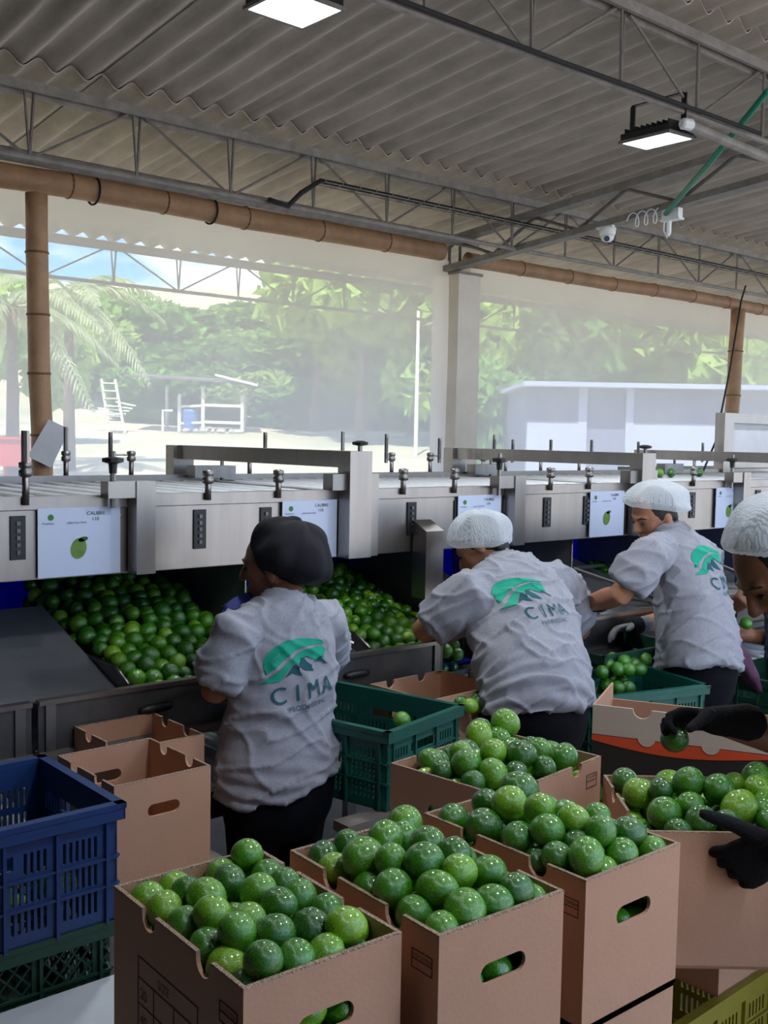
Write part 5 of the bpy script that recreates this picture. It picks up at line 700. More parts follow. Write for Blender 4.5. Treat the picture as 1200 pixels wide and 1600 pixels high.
# ================================================================ boxes
def arc(cx, cy, r, a0, a1, n): return [(cx + r * math.cos(a0 + (a1 - a0) * i / n), cy + r * math.sin(a0 + (a1 - a0) * i / n)) for i in range(n + 1)]
def stadium(cx, cy, L, h): r = h / 2; return arc(cx + L / 2 - r, cy, r, -PI / 2, PI / 2, 7) + arc(cx - L / 2 + r, cy, r, PI / 2, 1.5 * PI, 7)
def cbox(p, ang, w_, d, ztop, h, label, group='cardboard lime boxes', style=('h', 'n', 'h', 'n'), prints=(), lid=False):
    """style per wall front,right,back,left: h handle hole, n two notches, p plain"""
    z0 = ztop - h; a = math.radians(ang); ux = Vector((math.cos(a), math.sin(a), 0)); uy = Vector((-math.sin(a), math.cos(a), 0)); P = Vector((p[0], p[1], z0)); T = .006
    t = thing('cardboard_box', label, 'box', P + ux * w_ / 2 + uy * d / 2, group)
    cs = [(P, ux, w_), (P + ux * w_, uy, d), (P + ux * w_ + uy * d, -ux, w_), (P + uy * d, -uy, d)]
    for wi, ((o, U, L), st) in enumerate(zip(cs, style)):
        if wi % 2: o = o + U * T; L = L - 2 * T
        top = [(L, 0), (L, h)]; holes = []; segs = [(0, L)]
        if st == 'n':
            r = .019; c1, c2 = L * .30, L * .74; top = [(L, 0), (L, h)] + arc(c2, h - .004, r, 0, -PI, 8) + arc(c1, h - .004, r, 0, -PI, 8); segs = [(0, c1 - r), (c1 + r, c2 - r), (c2 + r, L)]
            top = [(L, 0), (L, h), (c2 + r, h)] + arc(c2, h - .006, r, 0, -PI, 8) + [(c2 - r, h), (c1 + r, h)] + arc(c1, h - .006, r, 0, -PI, 8) + [(c1 - r, h)]
        if st == 'h': holes = [stadium(L / 2, h - .078, .088, .030)]
        # thickness goes inward: plate grows along U x Z
        MB().plate([(0, 0)] + top + [(0, h)], holes, o - U.cross(Vector((0, 0, 1))) * T, U, (0, 0, 1), T).build('wall', 'card', t)
        if lid: continue
        e = MB()
        n_in = -U.cross(Vector((0, 0, 1)))
        for s0, s1 in segs: e.bar(o + U * s0 + n_in * T / 2 + Vector((0, 0, h + .0008)), o + U * s1 + n_in * T / 2 + Vector((0, 0, h + .0008)), T * 1.02, .0026)
        e.build('cut_edge', 'card_edge', t)
    MB().plate([(0, 0), (w_, 0), (w_, d), (0, d)], [], P, ux, uy, .006).build('base', 'card', t)
    if lid: MB().plate([(0, 0), (w_, 0), (w_, d), (0, d)], [], P + Vector((0, 0, h - .006)), ux, uy, .006).build('lid_flap', 'card', t)
    for (wall_i, s, z, ww, hh, txt) in prints:
        o, U, L = cs[wall_i]; out = U.cross(Vector((0, 0, 1))); m = MB(); b = o + out * .0006 + Vector((0, 0, h))
        lines = [((s, z), (s + ww, z)), ((s, z - hh), (s + ww, z - hh)), ((s, z), (s, z - hh)), ((s + ww, z), (s + ww, z - hh))]
        if hh > .05: lines += [((s, z - hh * .2), (s + ww, z - hh * .2)), ((s, z - hh * .45), (s + ww, z - hh * .45)), ((s, z - hh * .7), (s + ww, z - hh * .7)), ((s + ww * .28, z - hh * .2), (s + ww * .28, z - hh)), ((s + ww * .62, z - hh * .2), (s + ww * .62, z - hh))]
        else: lines += [((s, z - hh * .5), (s + ww, z - hh * .5))]
        for (x0, y0), (x1, y1) in lines: m.bar(b + U * x0 + Vector((0, 0, y0)), b + U * x1 + Vector((0, 0, y1)), .0008, .0011, Vector((0, 0, 1)) if x0 != x1 else U)
        for (tx, tz, sz, word) in txt:
            vs, fs = textmesh(word, sz); m.add([b + out * .0004 + U * (s + tx + q[0]) + Vector((0, 0, z + tz + q[1])) for q in vs], fs)
        m.build('box_print', 'print_brown', t)
    return t
bx = BOXES; HB = .235
small = [(.003, -.0095, .0055, 'COLOMBIA')]
def lab(s0=.305): return (3, s0, -.035, .042, .026, small)
BX = {}
table_p = (3, .08, -.07, .17, .15, [(.06, -.022, .013, 'SIZE'), (.006, -.058, .016, '20'), (.006, -.096, .016, '40'), (.006, -.134, .016, '54'), (.06, -.096, .016, '48'), (.12, -.096, .016, '63')])
labs = {'box1': 'brown cardboard box of limes in the front left corner, tables printed on its side', 'box2': 'brown cardboard box of limes in the middle of the front row', 'box3': 'brown cardboard box of limes at the right end of the front row', 'box4': 'brown cardboard box of limes reached into by the black gloves', 'box5': 'brown cardboard box of limes behind the front row, before the middle worker'}
for n in ('box1', 'box2', 'box3'):
    x, y, a, w_, d, z = bx[n]; pr = [lab()] + ([table_p] if n == 'box1' else [])
    cbox((x, y), a, w_, d, z, HB, labs[n], prints=pr)
    cbox((x + .002, y + .002), a, w_ - .004, d - .004, z - HB - .0005, HB, 'closed cardboard box at the bottom of the stack under ' + {'box1': 'the front left lime box', 'box2': 'the middle front lime box', 'box3': 'the right front lime box'}[n], lid=True, style='pppp')
x, y, a, w_, d, z = bx['box4']; cbox((x, y), a, w_, d, z, .27, labs['box4'], style=('p', 'h', 'p', 'n'))
x, y, a, w_, d, z = bx['box5']; cbox((x, y), a, w_, d, z, .25, labs['box5'], style=('n', 'h', 'n', 'h'), prints=[(0, .325, -.03, .042, .03, small)])
ux5 = (math.cos(math.radians(a)), math.sin(math.radians(a))); cbox((x, y), a, w_, d, z - .2505, .25, 'plain cardboard box under the lime box before the middle worker', lid=True, style='pppp')
cbox((x, y), a, w_, d, z - .501, .25, 'plain cardboard box at floor level under the lime box before the middle worker', lid=True, style='pppp')
cbox((1.10, 2.26), 1, .265, .31, .965, .255, 'empty open cardboard box beside the blue crate, left of the worker in the black cap', style=('h', 'n', 'h', 'n'), prints=[(3, .05, -.045, .03, .026, small)])
cbox((1.30, 2.62), 1, .26, .30, .93, .23, 'empty cardboard box mostly hidden behind the worker in the black cap')
cbox((2.36, 2.52), 3, .36, .30, .93, .225, 'cardboard box with a few limes between the green crate and the middle worker', style=('p', 'h', 'n', 'h'))
# box 4 stands on a closed box and an old crate
x, y, a, w_, d, z = bx['box4']; A = math.radians(a); ux = Vector((math.cos(A), math.sin(A), 0)); uy = Vector((-math.sin(A), math.cos(A), 0)); b4 = Vector((x, y, 0))
cbox((1.99, 1.20), 2, .24, .3, .777, .172, 'low cardboard box wedged under the box with the gloves', lid=True, style='pppp')
# printed carton standing open behind
p1 = onz(927, 1100, 1.04); p2 = onz(1215, 1132, 1.04); U = (p2 - p1); U.z = 0; Lc = U.length; U.normalize(); V = Vector((0, 0, 1))
pc = thing('printed_carton', 'printed carton with a black side, orange swoosh and pale flaps behind the lime boxes', 'box', p1 - V * .5 + U * .2)
hC = .50; nb = -U.cross(V)
fy = .085
MB().plate([(0, 0), (Lc, 0), (Lc, hC - fy), (0, hC - fy)], [], p1 - V * hC, U, V, .006).build('front_wall', 'print_black', pc)
# top strip: pale flap with round cut-outs
r = .026
top = [(0, 0), (Lc, 0), (Lc, fy), (.165, fy)] + arc(.14, fy, r, 0, -PI, 10) + [(0, fy)]
MB().plate(top, [], p1 - V * fy, U, V, .006).build('flap', 'card_white', pc)
sw = [(0, -.002)] + [(Lc * i / 20, -.018 - .022 * math.sin(PI * (i / 20) * 1.1) + .03 * (i / 20) ** 2 * 0) for i in range(21)] + [(Lc, -.002)]
MB().plate(sw, [], p1 - V * fy - nb * .0066, U, V, .001).build('orange_swoosh', 'print_orange', pc)
for cx in (.155, .33): MB().plate(arc(cx, .006, .025, 0, -PI, 12)[::-1], [], p1 - V * fy - nb * .0078, U, V, .002).build('tab', 'card_white', pc)
MB().plate([(.02, -.20), (.034, -.19), (.04, -.17), (.028, -.14), (.016, -.17)], [], p1 - V * fy - nb * .0066, U, V, .001).build('leaf_mark', 'print_leaf', pc)
for k, s in enumerate((0, Lc - .006)): MB().plate([(0, 0), (.3, 0), (.3, hC), (0, hC)], [], p1 - V * hC + U * s, nb, V, .006).build('side_wall', 'card', pc)
MB().plate([(0, 0), (Lc, 0), (Lc, hC * .9), (0, hC * .9)], [], p1 - V * hC + nb * .3, U, V, .006).build('back_wall', 'card', pc)
MB().plate([(0, 0), (Lc, 0), (Lc, .3), (0, .3)], [], p1 - V * hC, U, nb, .006).build('base', 'card', pc)
cs_ = MB().box(p1 - V * (hC + .265) + U * Lc / 2 + nb * .15, (Lc, .3, .53), (U, nb, V)); 
st_ = thing('pallet_stand', 'dark stand hidden under the printed carton', 'stand', p1 - V * 1.04); cs_.build('block', 'wood_grey', st_)
# ---------------------------------------------------------------- crates
def holes_plate(L, h, holes, org, U, V, th):
    m = MB(); U = Vector(U); V = Vector(V); Wn = U.cross(V).normalized()
    xs = sorted({0, L} | {q for a in holes for q in (a[0], a[2])}); zs = sorted({0, h} | {q for a in holes for q in (a[1], a[3])})
    for j in range(len(zs) - 1):
        run = None
        for i in range(len(xs)):
            solid = i < len(xs) - 1 and not any(a[0] <= xs[i] + 1e-6 and a[2] >= xs[i + 1] - 1e-6 and a[1] <= zs[j] + 1e-6 and a[3] >= zs[j + 1] - 1e-6 for a in holes)
            if solid and run is None: run = xs[i]
            if not solid and run is not None:
                m.box(Vector(org) + U * ((run + xs[i]) / 2) + V * ((zs[j] + zs[j + 1]) / 2) + Wn * th / 2, (xs[i] - run, zs[j + 1] - zs[j], th), (U, V, Wn)); run = None
    return m
def crate(name, p, ang, w_, d, ztop, h, m_, label, kind='slot', group='plastic harvest crates', cell=.6):
    a = math.radians(ang); ux = Vector((math.cos(a), math.sin(a), 0)); uy = Vector((-math.sin(a), math.cos(a), 0)); Z = Vector((0, 0, 1)); P = Vector((p[0], p[1], ztop - h))
    t = thing(name, label, 'crate', P + ux * w_ / 2 + uy * d / 2, group); T = .008
    for (o, U, L) in ((P, ux, w_), (P + ux * w_, uy, d), (P + ux * w_ + uy * d, -ux, w_), (P + uy * d, -uy, d)):
        out = U.cross(Z); holes = []; mw = MB()
        hx0, hx1 = L / 2 - .075, L / 2 + .075; hz0, hz1 = h - .085, h - .055
        holes.append((hx0, hz0, hx1, hz1))
        nb_ = max(2, round(L / .13)); bay = (L - .05) / nb_
        for b in range(nb_):
            x0 = .025 + b * bay + .014; x1 = x0 + bay - .028
            if kind == 'slot':
                for (z0, z1) in ((.03, .075), (.09, .135), (.15, h - .055)):
                    if z1 <= z0 + .02: continue
                    n = 6
                    for k in range(n):
                        s0 = x0 + (x1 - x0) * k / n; s1 = s0 + (x1 - x0) / n * .5
                        if z1 > hz0 - .01 and s1 > hx0 - .012 and s0 < hx1 + .012: continue
                        holes.append((round(s0, 5), z0, round(s1, 5), z1))
        if kind == 'slot': mw = holes_plate(L, h, holes, o - out * T, U, Z, T)
        else:
            mw = MB()
            for z0, z1 in ((0, .02), (h * .52, h * .52 + .012), (h - .03, h)): mw.box(o + U * L / 2 + Z * (z0 + z1) / 2 - out * T / 2, (L, z1 - z0, T), (U, Z, out))
            for b in range(nb_ + 1): mw.box(o + U * min(max(.012, .025 + b * bay - .007), L - .012) + Z * h / 2 - out * T / 2, (.02, h, T), (U, Z, out))
            n = int(L / .032)
            for k in range(-6, n + 1):
                for sg in (1, -1):
                    xa = k * .032; xb = xa + sg * (h - .03) * .9; q0, q1 = (xa, .0), (xb, h - .03)
                    if sg < 0: q0, q1 = (xa + h * .8, 0), (xa + h * .8 - (h - .03) * .9, h - .03)
                    def cl(q0, q1):
                        (x0, y0), (x1, y1) = q0, q1
                        if abs(x1 - x0) < 1e-6: return None
                        t0, t1 = sorted(((0 - x0) / (x1 - x0), (L - x0) / (x1 - x0))); t0 = max(0, t0); t1 = min(1, t1)
                        return None if t1 <= t0 else ((x0 + (x1 - x0) * t0, y0 + (y1 - y0) * t0), (x0 + (x1 - x0) * t1, y0 + (y1 - y0) * t1))
                    c_ = cl(q0, q1)
                    if c_: mw.bar(o + U * c_[0][0] + Z * c_[0][1] - out * T / 2, o + U * c_[1][0] + Z * c_[1][1] - out * T / 2, .004, .004, out)
        mw.build('wall', m_, t)
        rb = MB()
        for b in range(nb_ + 1):
            x = .025 + b * bay; rb.box(o + U * x + Z * (h - .03) / 2 + out * .004, (.007, h - .03, .009), (U, Z, out))
        for z in (.082, .142): rb.box(o + U * L / 2 + Z * z + out * .003, (L, .005, .007), (U, Z, out))
        rb.build('ribs', m_, t)
    rm = MB()
    for (o, U, L) in ((P, ux, w_), (P + ux * w_, uy, d), (P + ux * w_ + uy * d, -ux, w_), (P + uy * d, -uy, d)):
        out = U.cross(Z); rm.box(o + U * L / 2 + Z * (h + .003) + out * .004, (L + .03, .022, .012), (U, out, Z)); rm.box(o + U * L / 2 + Z * (h - .014) + out * .011, (L + .026, .004, .026), (U, out, Z))
    rm.build('rim', m_, t)
    hs_ = []
    for i in range(9): hs_.append((.02 + (w_ - .04) * i / 9 + .006, .02, .02 + (w_ - .04) * (i + 1) / 9 - .006, d - .02))
    holes_plate(w_, d, hs_, P + Z * .0, ux, uy, .008).build('floor_grid', m_, t)
    return t
crate('blue_crate', (.40, 2.035), .5, .60, .40, 1.005, .25, 'blue_crate', 'blue slatted plastic crate at the left edge, stacked on a green one')
crate('dark_green_crate', (.41, 2.045), .5, .58, .38, .75, .245, 'dark_green_crate', 'dark green lattice crate underneath the blue crate', 'lattice')
crate('green_crate', (2.00, 2.32), 14, .40, .55, .925, .235, 'green_crate', 'teal green slatted crate with a single lime, right of the worker in the black cap')
crate('green_crate', (3.02, 2.36), -14, .52, .36, .87, .25, 'green_crate', 'teal green crate with limes between the middle and right workers')
crate('dark_green_crate', (3.40, 2.62), -2, .50, .34, .93, .22, 'dark_green_crate', 'dark crate with limes behind the teal crate at the right')
crate('dark_green_crate', (4.15, 2.25), 0, .50, .34, .78, .24, 'dark_green_crate', 'pale green crate low behind the right worker', 'slot')
crate('yellow_crate', (1.60, 1.185), 2, .64, .40, .598, .24, 'yellow_crate', 'yellow slatted crate at the bottom right corner')
crate('yellow_crate', (1.60, 1.185), 2, .64, .40, .343, .24, 'yellow_crate', 'yellow slatted crate at floor level under the other yellow one')
# stands that carry the crates
def stand(a, b, label, m='wood_grey'):
    t = thing('crate_stand', label, 'stand', ((a[0] + b[0]) / 2, (a[1] + b[1]) / 2, 0)); z = b[2]
    MB().bb((a[0], a[1], z - .03), (b[0], b[1], z)).build('top_board', m, t)
    for x in (a[0] + .03, b[0] - .03):
        for y in (a[1] + .03, b[1] - .03): MB().bb((x - .02, y - .02, 0), (x + .02, y + .02, z - .03)).build('leg', m, t)
stand((.38, 2.03, 0), (1.0, 2.44, .503), 'low stand under the green lattice crate at left')
stand((1.84, 2.30, 0), (2.40, 2.37, .688), 'low stand under the single-lime crate')
stand((2.95, 2.2, 0), (3.62, 2.70, .618), 'low stand under the crates between the workers'); stand((4.1, 2.2, 0), (4.7, 2.6, .538), 'low stand under the pale crate behind the right worker'); stand((1.58, 1.18, 0), (2.25, 1.6, .10), 'pallet under the yellow crates'); stand((1.06, 2.24, 0), (1.42, 2.6, .708), 'stand under the empty cardboard box at left')
tb = thing('packing_table', 'pale grey packing table under the front boxes, its corner showing at bottom left', 'table', (.9, 1.4, 0))
MB().bb((.1, .93, .615), (1.52, 2.005, .655)).build('table_top', 'white_table', tb)
for x in (.15, 1.47):
    for y in (.97, 1.95): MB().bb((x - .025, y - .025, 0), (x + .025, y + .025, .615)).build('leg', 'steel_dull', tb)
# ---------------------------------------------------------------- limes
def limemesh(seed, n=22, m=16):
    rg = random.Random(seed); el = rg.uniform(1.02, 1.16); vs = []; fs = []
    prof = []
    for i in range(m + 1):
        th = PI * i / m; r = math.sin(th) ** .96; z = -math.cos(th) * el
        if i >= m - 2: z += (.07, .02, .10)[i - m + 2] * .6
        if i == m - 1: r *= .72
        prof.append((max(r, 0), z))
    sq = rg.uniform(-.03, .03); ph = rg.uniform(0, 6)
    vs.append((0, 0, prof[0][1] + .03))
    for r, z in prof[1:-1]:
        for k in range(n): a = 2 * PI * k / n; q = r * (1 + sq * math.cos(2 * a + ph)); vs.append((q * math.cos(a), q * math.sin(a), z))
    vs.append((0, 0, prof[-1][1])); fs += [(0, 1 + (k + 1) % n, 1 + k) for k in range(n)]
    for i in range(m - 2):
        for k in range(n): a = 1 + i * n; fs.append((a + k, a + (k + 1) % n, a + n + (k + 1) % n, a + n + k))
    e = len(vs) - 1; a = 1 + (m - 2) * n; fs += [(a + k, a + (k + 1) % n, e) for k in range(n)]
    me = bpy.data.meshes.new('lime'); me.from_pydata(vs, [], fs); me.materials.append(MATS['lime']); me.polygons.foreach_set('use_smooth', [True] * len(me.polygons)); return me
LM = [limemesh(i) for i in range(6)]; LLOW = [limemesh(10 + i, 14, 10) for i in range(3)]
rl = random.Random(12)
def lime(x, y, z, r, label, group=None):
    o = bpy.data.objects.new('lime', rl.choice(LM)); COL.objects.link(o); o.location = (x, y, z); o.scale = (r * .97,) * 3
    o.rotation_euler = (rl.uniform(0, 6.3), rl.uniform(0, 6.3), rl.uniform(0, 6.3)); return tag(o, label, 'lime', group)
ORD = ['first', 'second', 'third', 'fourth', 'fifth', 'sixth', 'seventh', 'eighth', 'ninth']
def place_heap(L, lb, gp):
    """one lime at a time, told apart by its row (counted from the front of the photo) and its place in it"""
    def uv(q): d = Vector(q[:3]) - CAMP; w_ = d.dot(FX); return (d.dot(RX) / w_, d.dot(UX) / w_)
    S = sorted(L, key=lambda q: uv(q)[1]); n = 5; rows = [S[i * len(S) // n:(i + 1) * len(S) // n] for i in range(n)]
    for r, row in enumerate(rows):
        for k, q in enumerate(sorted(row, key=lambda q: uv(q)[0])): lime(*q, 'lime in the %s, %s row from front, %s from left' % (lb, ORD[r], ORD[k]), gp)
for L, lb, gp in ((L_box1, 'front left box', 'limes in the front left box'), (L_box2, 'middle front box', 'limes in the middle front box'), (L_box3, 'right front box', 'limes in the right front box'), (L_box4, 'gloved packer\'s box', 'limes in the gloved packer\'s box'), (L_box5, 'box before the middle worker', 'limes in the box behind the front row')):
    place_heap(L, lb, gp)
NI = 130
for q in BIN1[:NI]: lime(*q, 'green lime in the bin left of the worker in the black cap', 'limes in the left collecting bin')
rest = FILL + BIN1[NI:] + BIN2[38:] + BINREST
for q in BIN2[:38]: lime(*q, 'green lime at the front of the bin between the two left workers', 'limes in the second collecting bin')
vs = []; fs = []
for (x, y, z, r) in rest:
    me = rl.choice(LLOW); R = Matrix.LocRotScale(Vector((x, y, z)), Matrix.Rotation(rl.uniform(0, 6), 3, Vector((rl.gauss(0, 1), rl.gauss(0, 1), rl.gauss(0, 1))).normalized()), Vector((r * .97,) * 3)); k = len(vs)
    vs += [tuple(R @ v.co) for v in me.vertices]; fs += [tuple(i + k for i in p.vertices) for p in me.polygons]
me = bpy.data.meshes.new('lime_heap'); me.from_pydata(vs, [], fs); m2 = MATS['lime'].copy(); m2.name = 'lime_heap'
t = m2.node_tree
# within the joined heap the colour varies from place to place instead of from object to object
for nd in t.nodes:
    if nd.type == 'OBJECT_INFO':
        vn = N(t, 'ShaderNodeTexVoronoi'); vn.inputs['Scale'].default_value = 15; tc = N(t, 'ShaderNodeTexCoord'); t.links.new(tc.outputs['Object'], vn.inputs['Vector']); sp = N(t, 'ShaderNodeSeparateColor'); t.links.new(vn.outputs['Color'], sp.inputs[0])
        for l in list(nd.outputs['Random'].links): t.links.new(sp.outputs[0], l.to_socket)
        break
me.materials.append(m2); hp = link('lime_heap', me, None, True); hp['kind'] = 'stuff'; tag(hp, 'the many further limes lying deeper in the bins and boxes', 'limes')
# loose limes in the crates
p = onz(628, 1124, .90); lime(p.x, p.y, .895, .031, 'single lime leaning against the wall of the teal green crate')
spots = [(1145, 1060), (965, 1058), (980, 1068), (995, 1060), (958, 1072), (975, 1080), (990, 1090), (1003, 1083)]
for i, (u, v, z) in enumerate(((950, 1038, .90), (975, 1033, .915), (965, 1045, .89), (990, 1038, .90), (982, 1046, .89), (1000, 1046, .885), (940, 1050, .88), (1008, 1030, .90), (958, 1030, .89))):
    p = onz(u, v, z); lime(p.x, p.y, p.z, .029, 'lime in the dark crate beside the right worker\'s hip', 'limes in the dark crate')
for i, (u, v, z) in enumerate(((938, 1062, .83), (955, 1060, .835), (972, 1064, .83), (948, 1070, .82), (965, 1074, .82), (930, 1074, .80), (982, 1074, .82))):
    p = onz(u, v, z); lime(p.x, p.y, p.z, .029, 'lime in the teal crate between the middle and right workers', 'limes in the right teal crate')
for i, (u, v, z) in enumerate(((722, 1100, .90), (735, 1103, .90), (740, 1092, .90), (715, 1108, .875), (750, 1100, .89))):
    p = onz(u, v, z); lime(p.x, p.y, p.z, .028, 'lime in the box at the middle worker\'s left hip', 'limes at the middle worker\'s hip')
for i in range(12): lime(.46 + .09 * (i % 6) + rl.uniform(-.02, .02), 2.11 + .12 * (i // 6) + rl.uniform(-.03, .03), .80 + (i % 2) * .012, .030, 'lime lying on the floor of the blue crate', 'limes in the blue crate')
for u, v in ((1030, 747), (1048, 747), (1092, 749)): p = ony(u, v, 3.75); lime(p.x, p.y, 1.615, .028, 'lime riding on the rollers at the far right of the machine', 'limes on the rollers')
# ================================================================ people
Zv = Vector((0, 0, 1))
def nz(v): v = Vector(v); v.normalize(); return v
def Y3(t): return ony(*t)
def D3(t): return at(*t)
def hand(mb, wrist, X, N_, T, curl=(20, 25, 20), sc_=1.0, thumb=(.6, .75, -.25), tcurl=15, spread=.0):
    X = nz(X); T = nz(Vector(T) - X * X.dot(Vector(T))); N_ = nz(Vector(N_) - X * X.dot(Vector(N_)) - T * T.dot(Vector(N_))); w0 = Vector(wrist); S = sc_
    mb.loft([(w0 + X * S * x, T * S * a, N_ * S * b) for x, a, b in ((-.012, .027, .019), (.01, .029, .019), (.04, .037, .0175), (.07, .042, .016), (.092, .041, .0135))], 14, 2.4)
    for i, (t, L) in enumerate(((.032, .070), (.011, .079), (-.011, .073), (-.031, .057))):
        p = w0 + X * S * .084 + T * S * t; d = nz(X + T * (t * spread)); pts = [p]; ang = 0
        for fr, c in zip((.45, .31, .24), curl):
            ang += math.radians(c * (1 + .06 * (i - 1))); q = d * math.cos(ang) - N_ * math.sin(ang); pts.append(pts[-1] + q * (L * S * fr))
        mb.limb(pts, [.0105 * S, .0098 * S, .009 * S, .0078 * S], 10)
    d = nz(X * thumb[0] + T * thumb[1] + N_ * thumb[2]); p = w0 + X * S * .028 + T * S * .027; q = nz(d + X * math.sin(math.radians(tcurl)))
    mb.limb([p, p + d * S * .036, p + d * S * .036 + q * S * .03, p + d * S * .036 + q * S * .052], [.016 * S, .0125 * S, .0112 * S, .009 * S], 10)
def bouffant(name, m_, parent, c, up, fw, r, pleat=.035, npl=34, drop=1.75, seed=0, lump=.05):
    """gathered cap with an elastic hem; r = (side, front-back, height)"""
    up = nz(up); fw = nz(Vector(fw) - up * up.dot(Vector(fw))); sd = fw.cross(up); c = Vector(c); n, m = 96, 26; vs = [c + up * r[2]]; fs = []
    for i in range(1, m + 1):
        s = i / m; th = drop * s; ht = math.cos(th) * r[2]; rad = math.sin(th) ** .82 if th < PI / 2 else 1 - .30 * ((th - PI / 2) / (drop - PI / 2)) ** 1.6
        for k in range(n):
            a = 2 * PI * k / n; d = sd * math.cos(a) * r[0] + fw * math.sin(a) * r[1]
            q = noise.noise(Vector((math.cos(a) * 1.6, math.sin(a) * 1.6, s * 2 + seed))); q2 = noise.noise(Vector((math.cos(a) * 5, math.sin(a) * 5, s * 3 + seed * 2)))
            k_ = 1 + lump * q + .02 * q2 + pleat * s * s * math.sin(npl * a + 2 * q) * (1 - .3 * s)
            vs.append(c + d * (rad * k_) + up * (ht * (1 + .4 * lump * q)))
    fs += [(0, 1 + k, 1 + (k + 1) % n) for k in range(n)]
    for i in range(m - 1):
        for k in range(n): a = 1 + i * n; fs.append((a + k, a + n + k, a + n + (k + 1) % n, a + (k + 1) % n))
    # hem rolls inward
    b = len(vs); last = vs[-n:]
    for p in last: vs.append(c + (p - c) * .9 - up * .004)
    a = b - n
    for k in range(n): fs.append((a + k, b + k, b + (k + 1) % n, a + (k + 1) % n))
    return MB().add(vs, fs).build(name, m_, parent, True)
LOGO = dict(
    upper=[(85, 395), (90, 340), (105, 290), (150, 230), (230, 178), (330, 150), (450, 160), (560, 180), (680, 215), (730, 240), (738, 275), (620, 250), (500, 240), (400, 255), (300, 303), (200, 366), (120, 420), (85, 440)],
    lower=[(30, 525), (120, 474), (230, 402), (330, 332), (420, 287), (520, 267), (640, 272), (738, 292), (735, 350), (722, 402), (690, 395), (648, 366), (622, 402), (592, 396), (520, 345), (468, 312), (432, 352), (400, 392), (350, 370), (310, 410), (268, 452), (205, 520)],
    m1=[(210, 526), (275, 466), (350, 386), (388, 402), (362, 425), (398, 460), (420, 506), (370, 486), (330, 460), (300, 472), (250, 492)],
    m2=[(402, 406), (466, 330), (502, 392), (490, 402), (540, 430), (582, 500), (530, 482), (490, 470), (460, 460), (430, 432)],
    m3=[(612, 416), (650, 380), (702, 412), (770, 476), (730, 466), (690, 432), (650, 422)])
def clean_cuts(pts, cell):
    bm = bmesh.new(); f = bm.faces.new([bm.verts.new((x, y, 0)) for x, y in pts]); bmesh.ops.triangulate(bm, faces=bm.faces[:])
    xs = [p[0] for p in pts]; ys = [p[1] for p in pts]; v = math.floor(min(xs) / cell) * cell
    while v < max(xs): bmesh.ops.bisect_plane(bm, geom=bm.verts[:] + bm.edges[:] + bm.faces[:], plane_co=(v, 0, 0), plane_no=(1, 0, 0)); v += cell
    v = math.floor(min(ys) / cell) * cell
    while v < max(ys): bmesh.ops.bisect_plane(bm, geom=bm.verts[:] + bm.edges[:] + bm.faces[:], plane_co=(0, v, 0), plane_no=(0, 1, 0)); v += cell
    bm.verts.index_update(); r = ([(q.co.x, q.co.y) for q in bm.verts], [tuple(q.index for q in fc.verts) for fc in bm.faces]); bm.free(); return r
def shirt_print(shirt, uv, right, up, sc_=.00030, spread=1.0, tx=0):
    """logo on the back, laid onto the folds of the cloth"""
    me = shirt.data; bvh = BVHTree.FromPolygons([v.co for v in me.vertices], [tuple(p.vertices) for p in me.polygons])
    d = ray(*uv).normalized(); hit = bvh.ray_cast(CAMP, d); c = hit[0]
    if c is None: return
    right = nz(right); up = nz(Vector(up) - right * right.dot(Vector(up))); nrm = nz(right.cross(up)) * -1
    if nrm.dot(d) < 0: nrm = -nrm
    def put(pts, faces, nm, m_):
        out = []
        for x, y in pts:
            o = c + right * ((x - 400) * sc_ * spread) + up * ((480 - y) * sc_) - nrm * .22
            h = bvh.ray_cast(o, nrm); q = h[0] if h[0] is not None else c + (o + nrm * .22 - c); out.append(q - nrm * (.0055 if nm == 'lettering' else .0036))
        MB().add(out, faces).build(nm, m_, shirt, True)
    for k, m_ in (('upper', 'print_teal'), ('lower', 'print_teal'), ('m1', 'print_dark_teal'), ('m2', 'print_dark_teal'), ('m3', 'print_dark_teal')):
        v, f = clean_cuts(LOGO[k], 17); put(v, f, 'leaf_emblem' if k in ('upper', 'lower') else 'mountain_emblem', m_)
    def word(s, cx, base, size):
        v, f = textmesh(s, size); x0 = min(p[0] for p in v); x1 = max(p[0] for p in v)
        put([(cx + p[0] - (x0 + x1) / 2, base - p[1]) for p in v], f, 'lettering', 'print_dark_teal')
    for ch, cx in zip('CIMA', (265, 445, 615, 795)): word(ch, cx + tx, 735, 165)
    word('PRODUCE INC', 555 + tx, 825, 48)
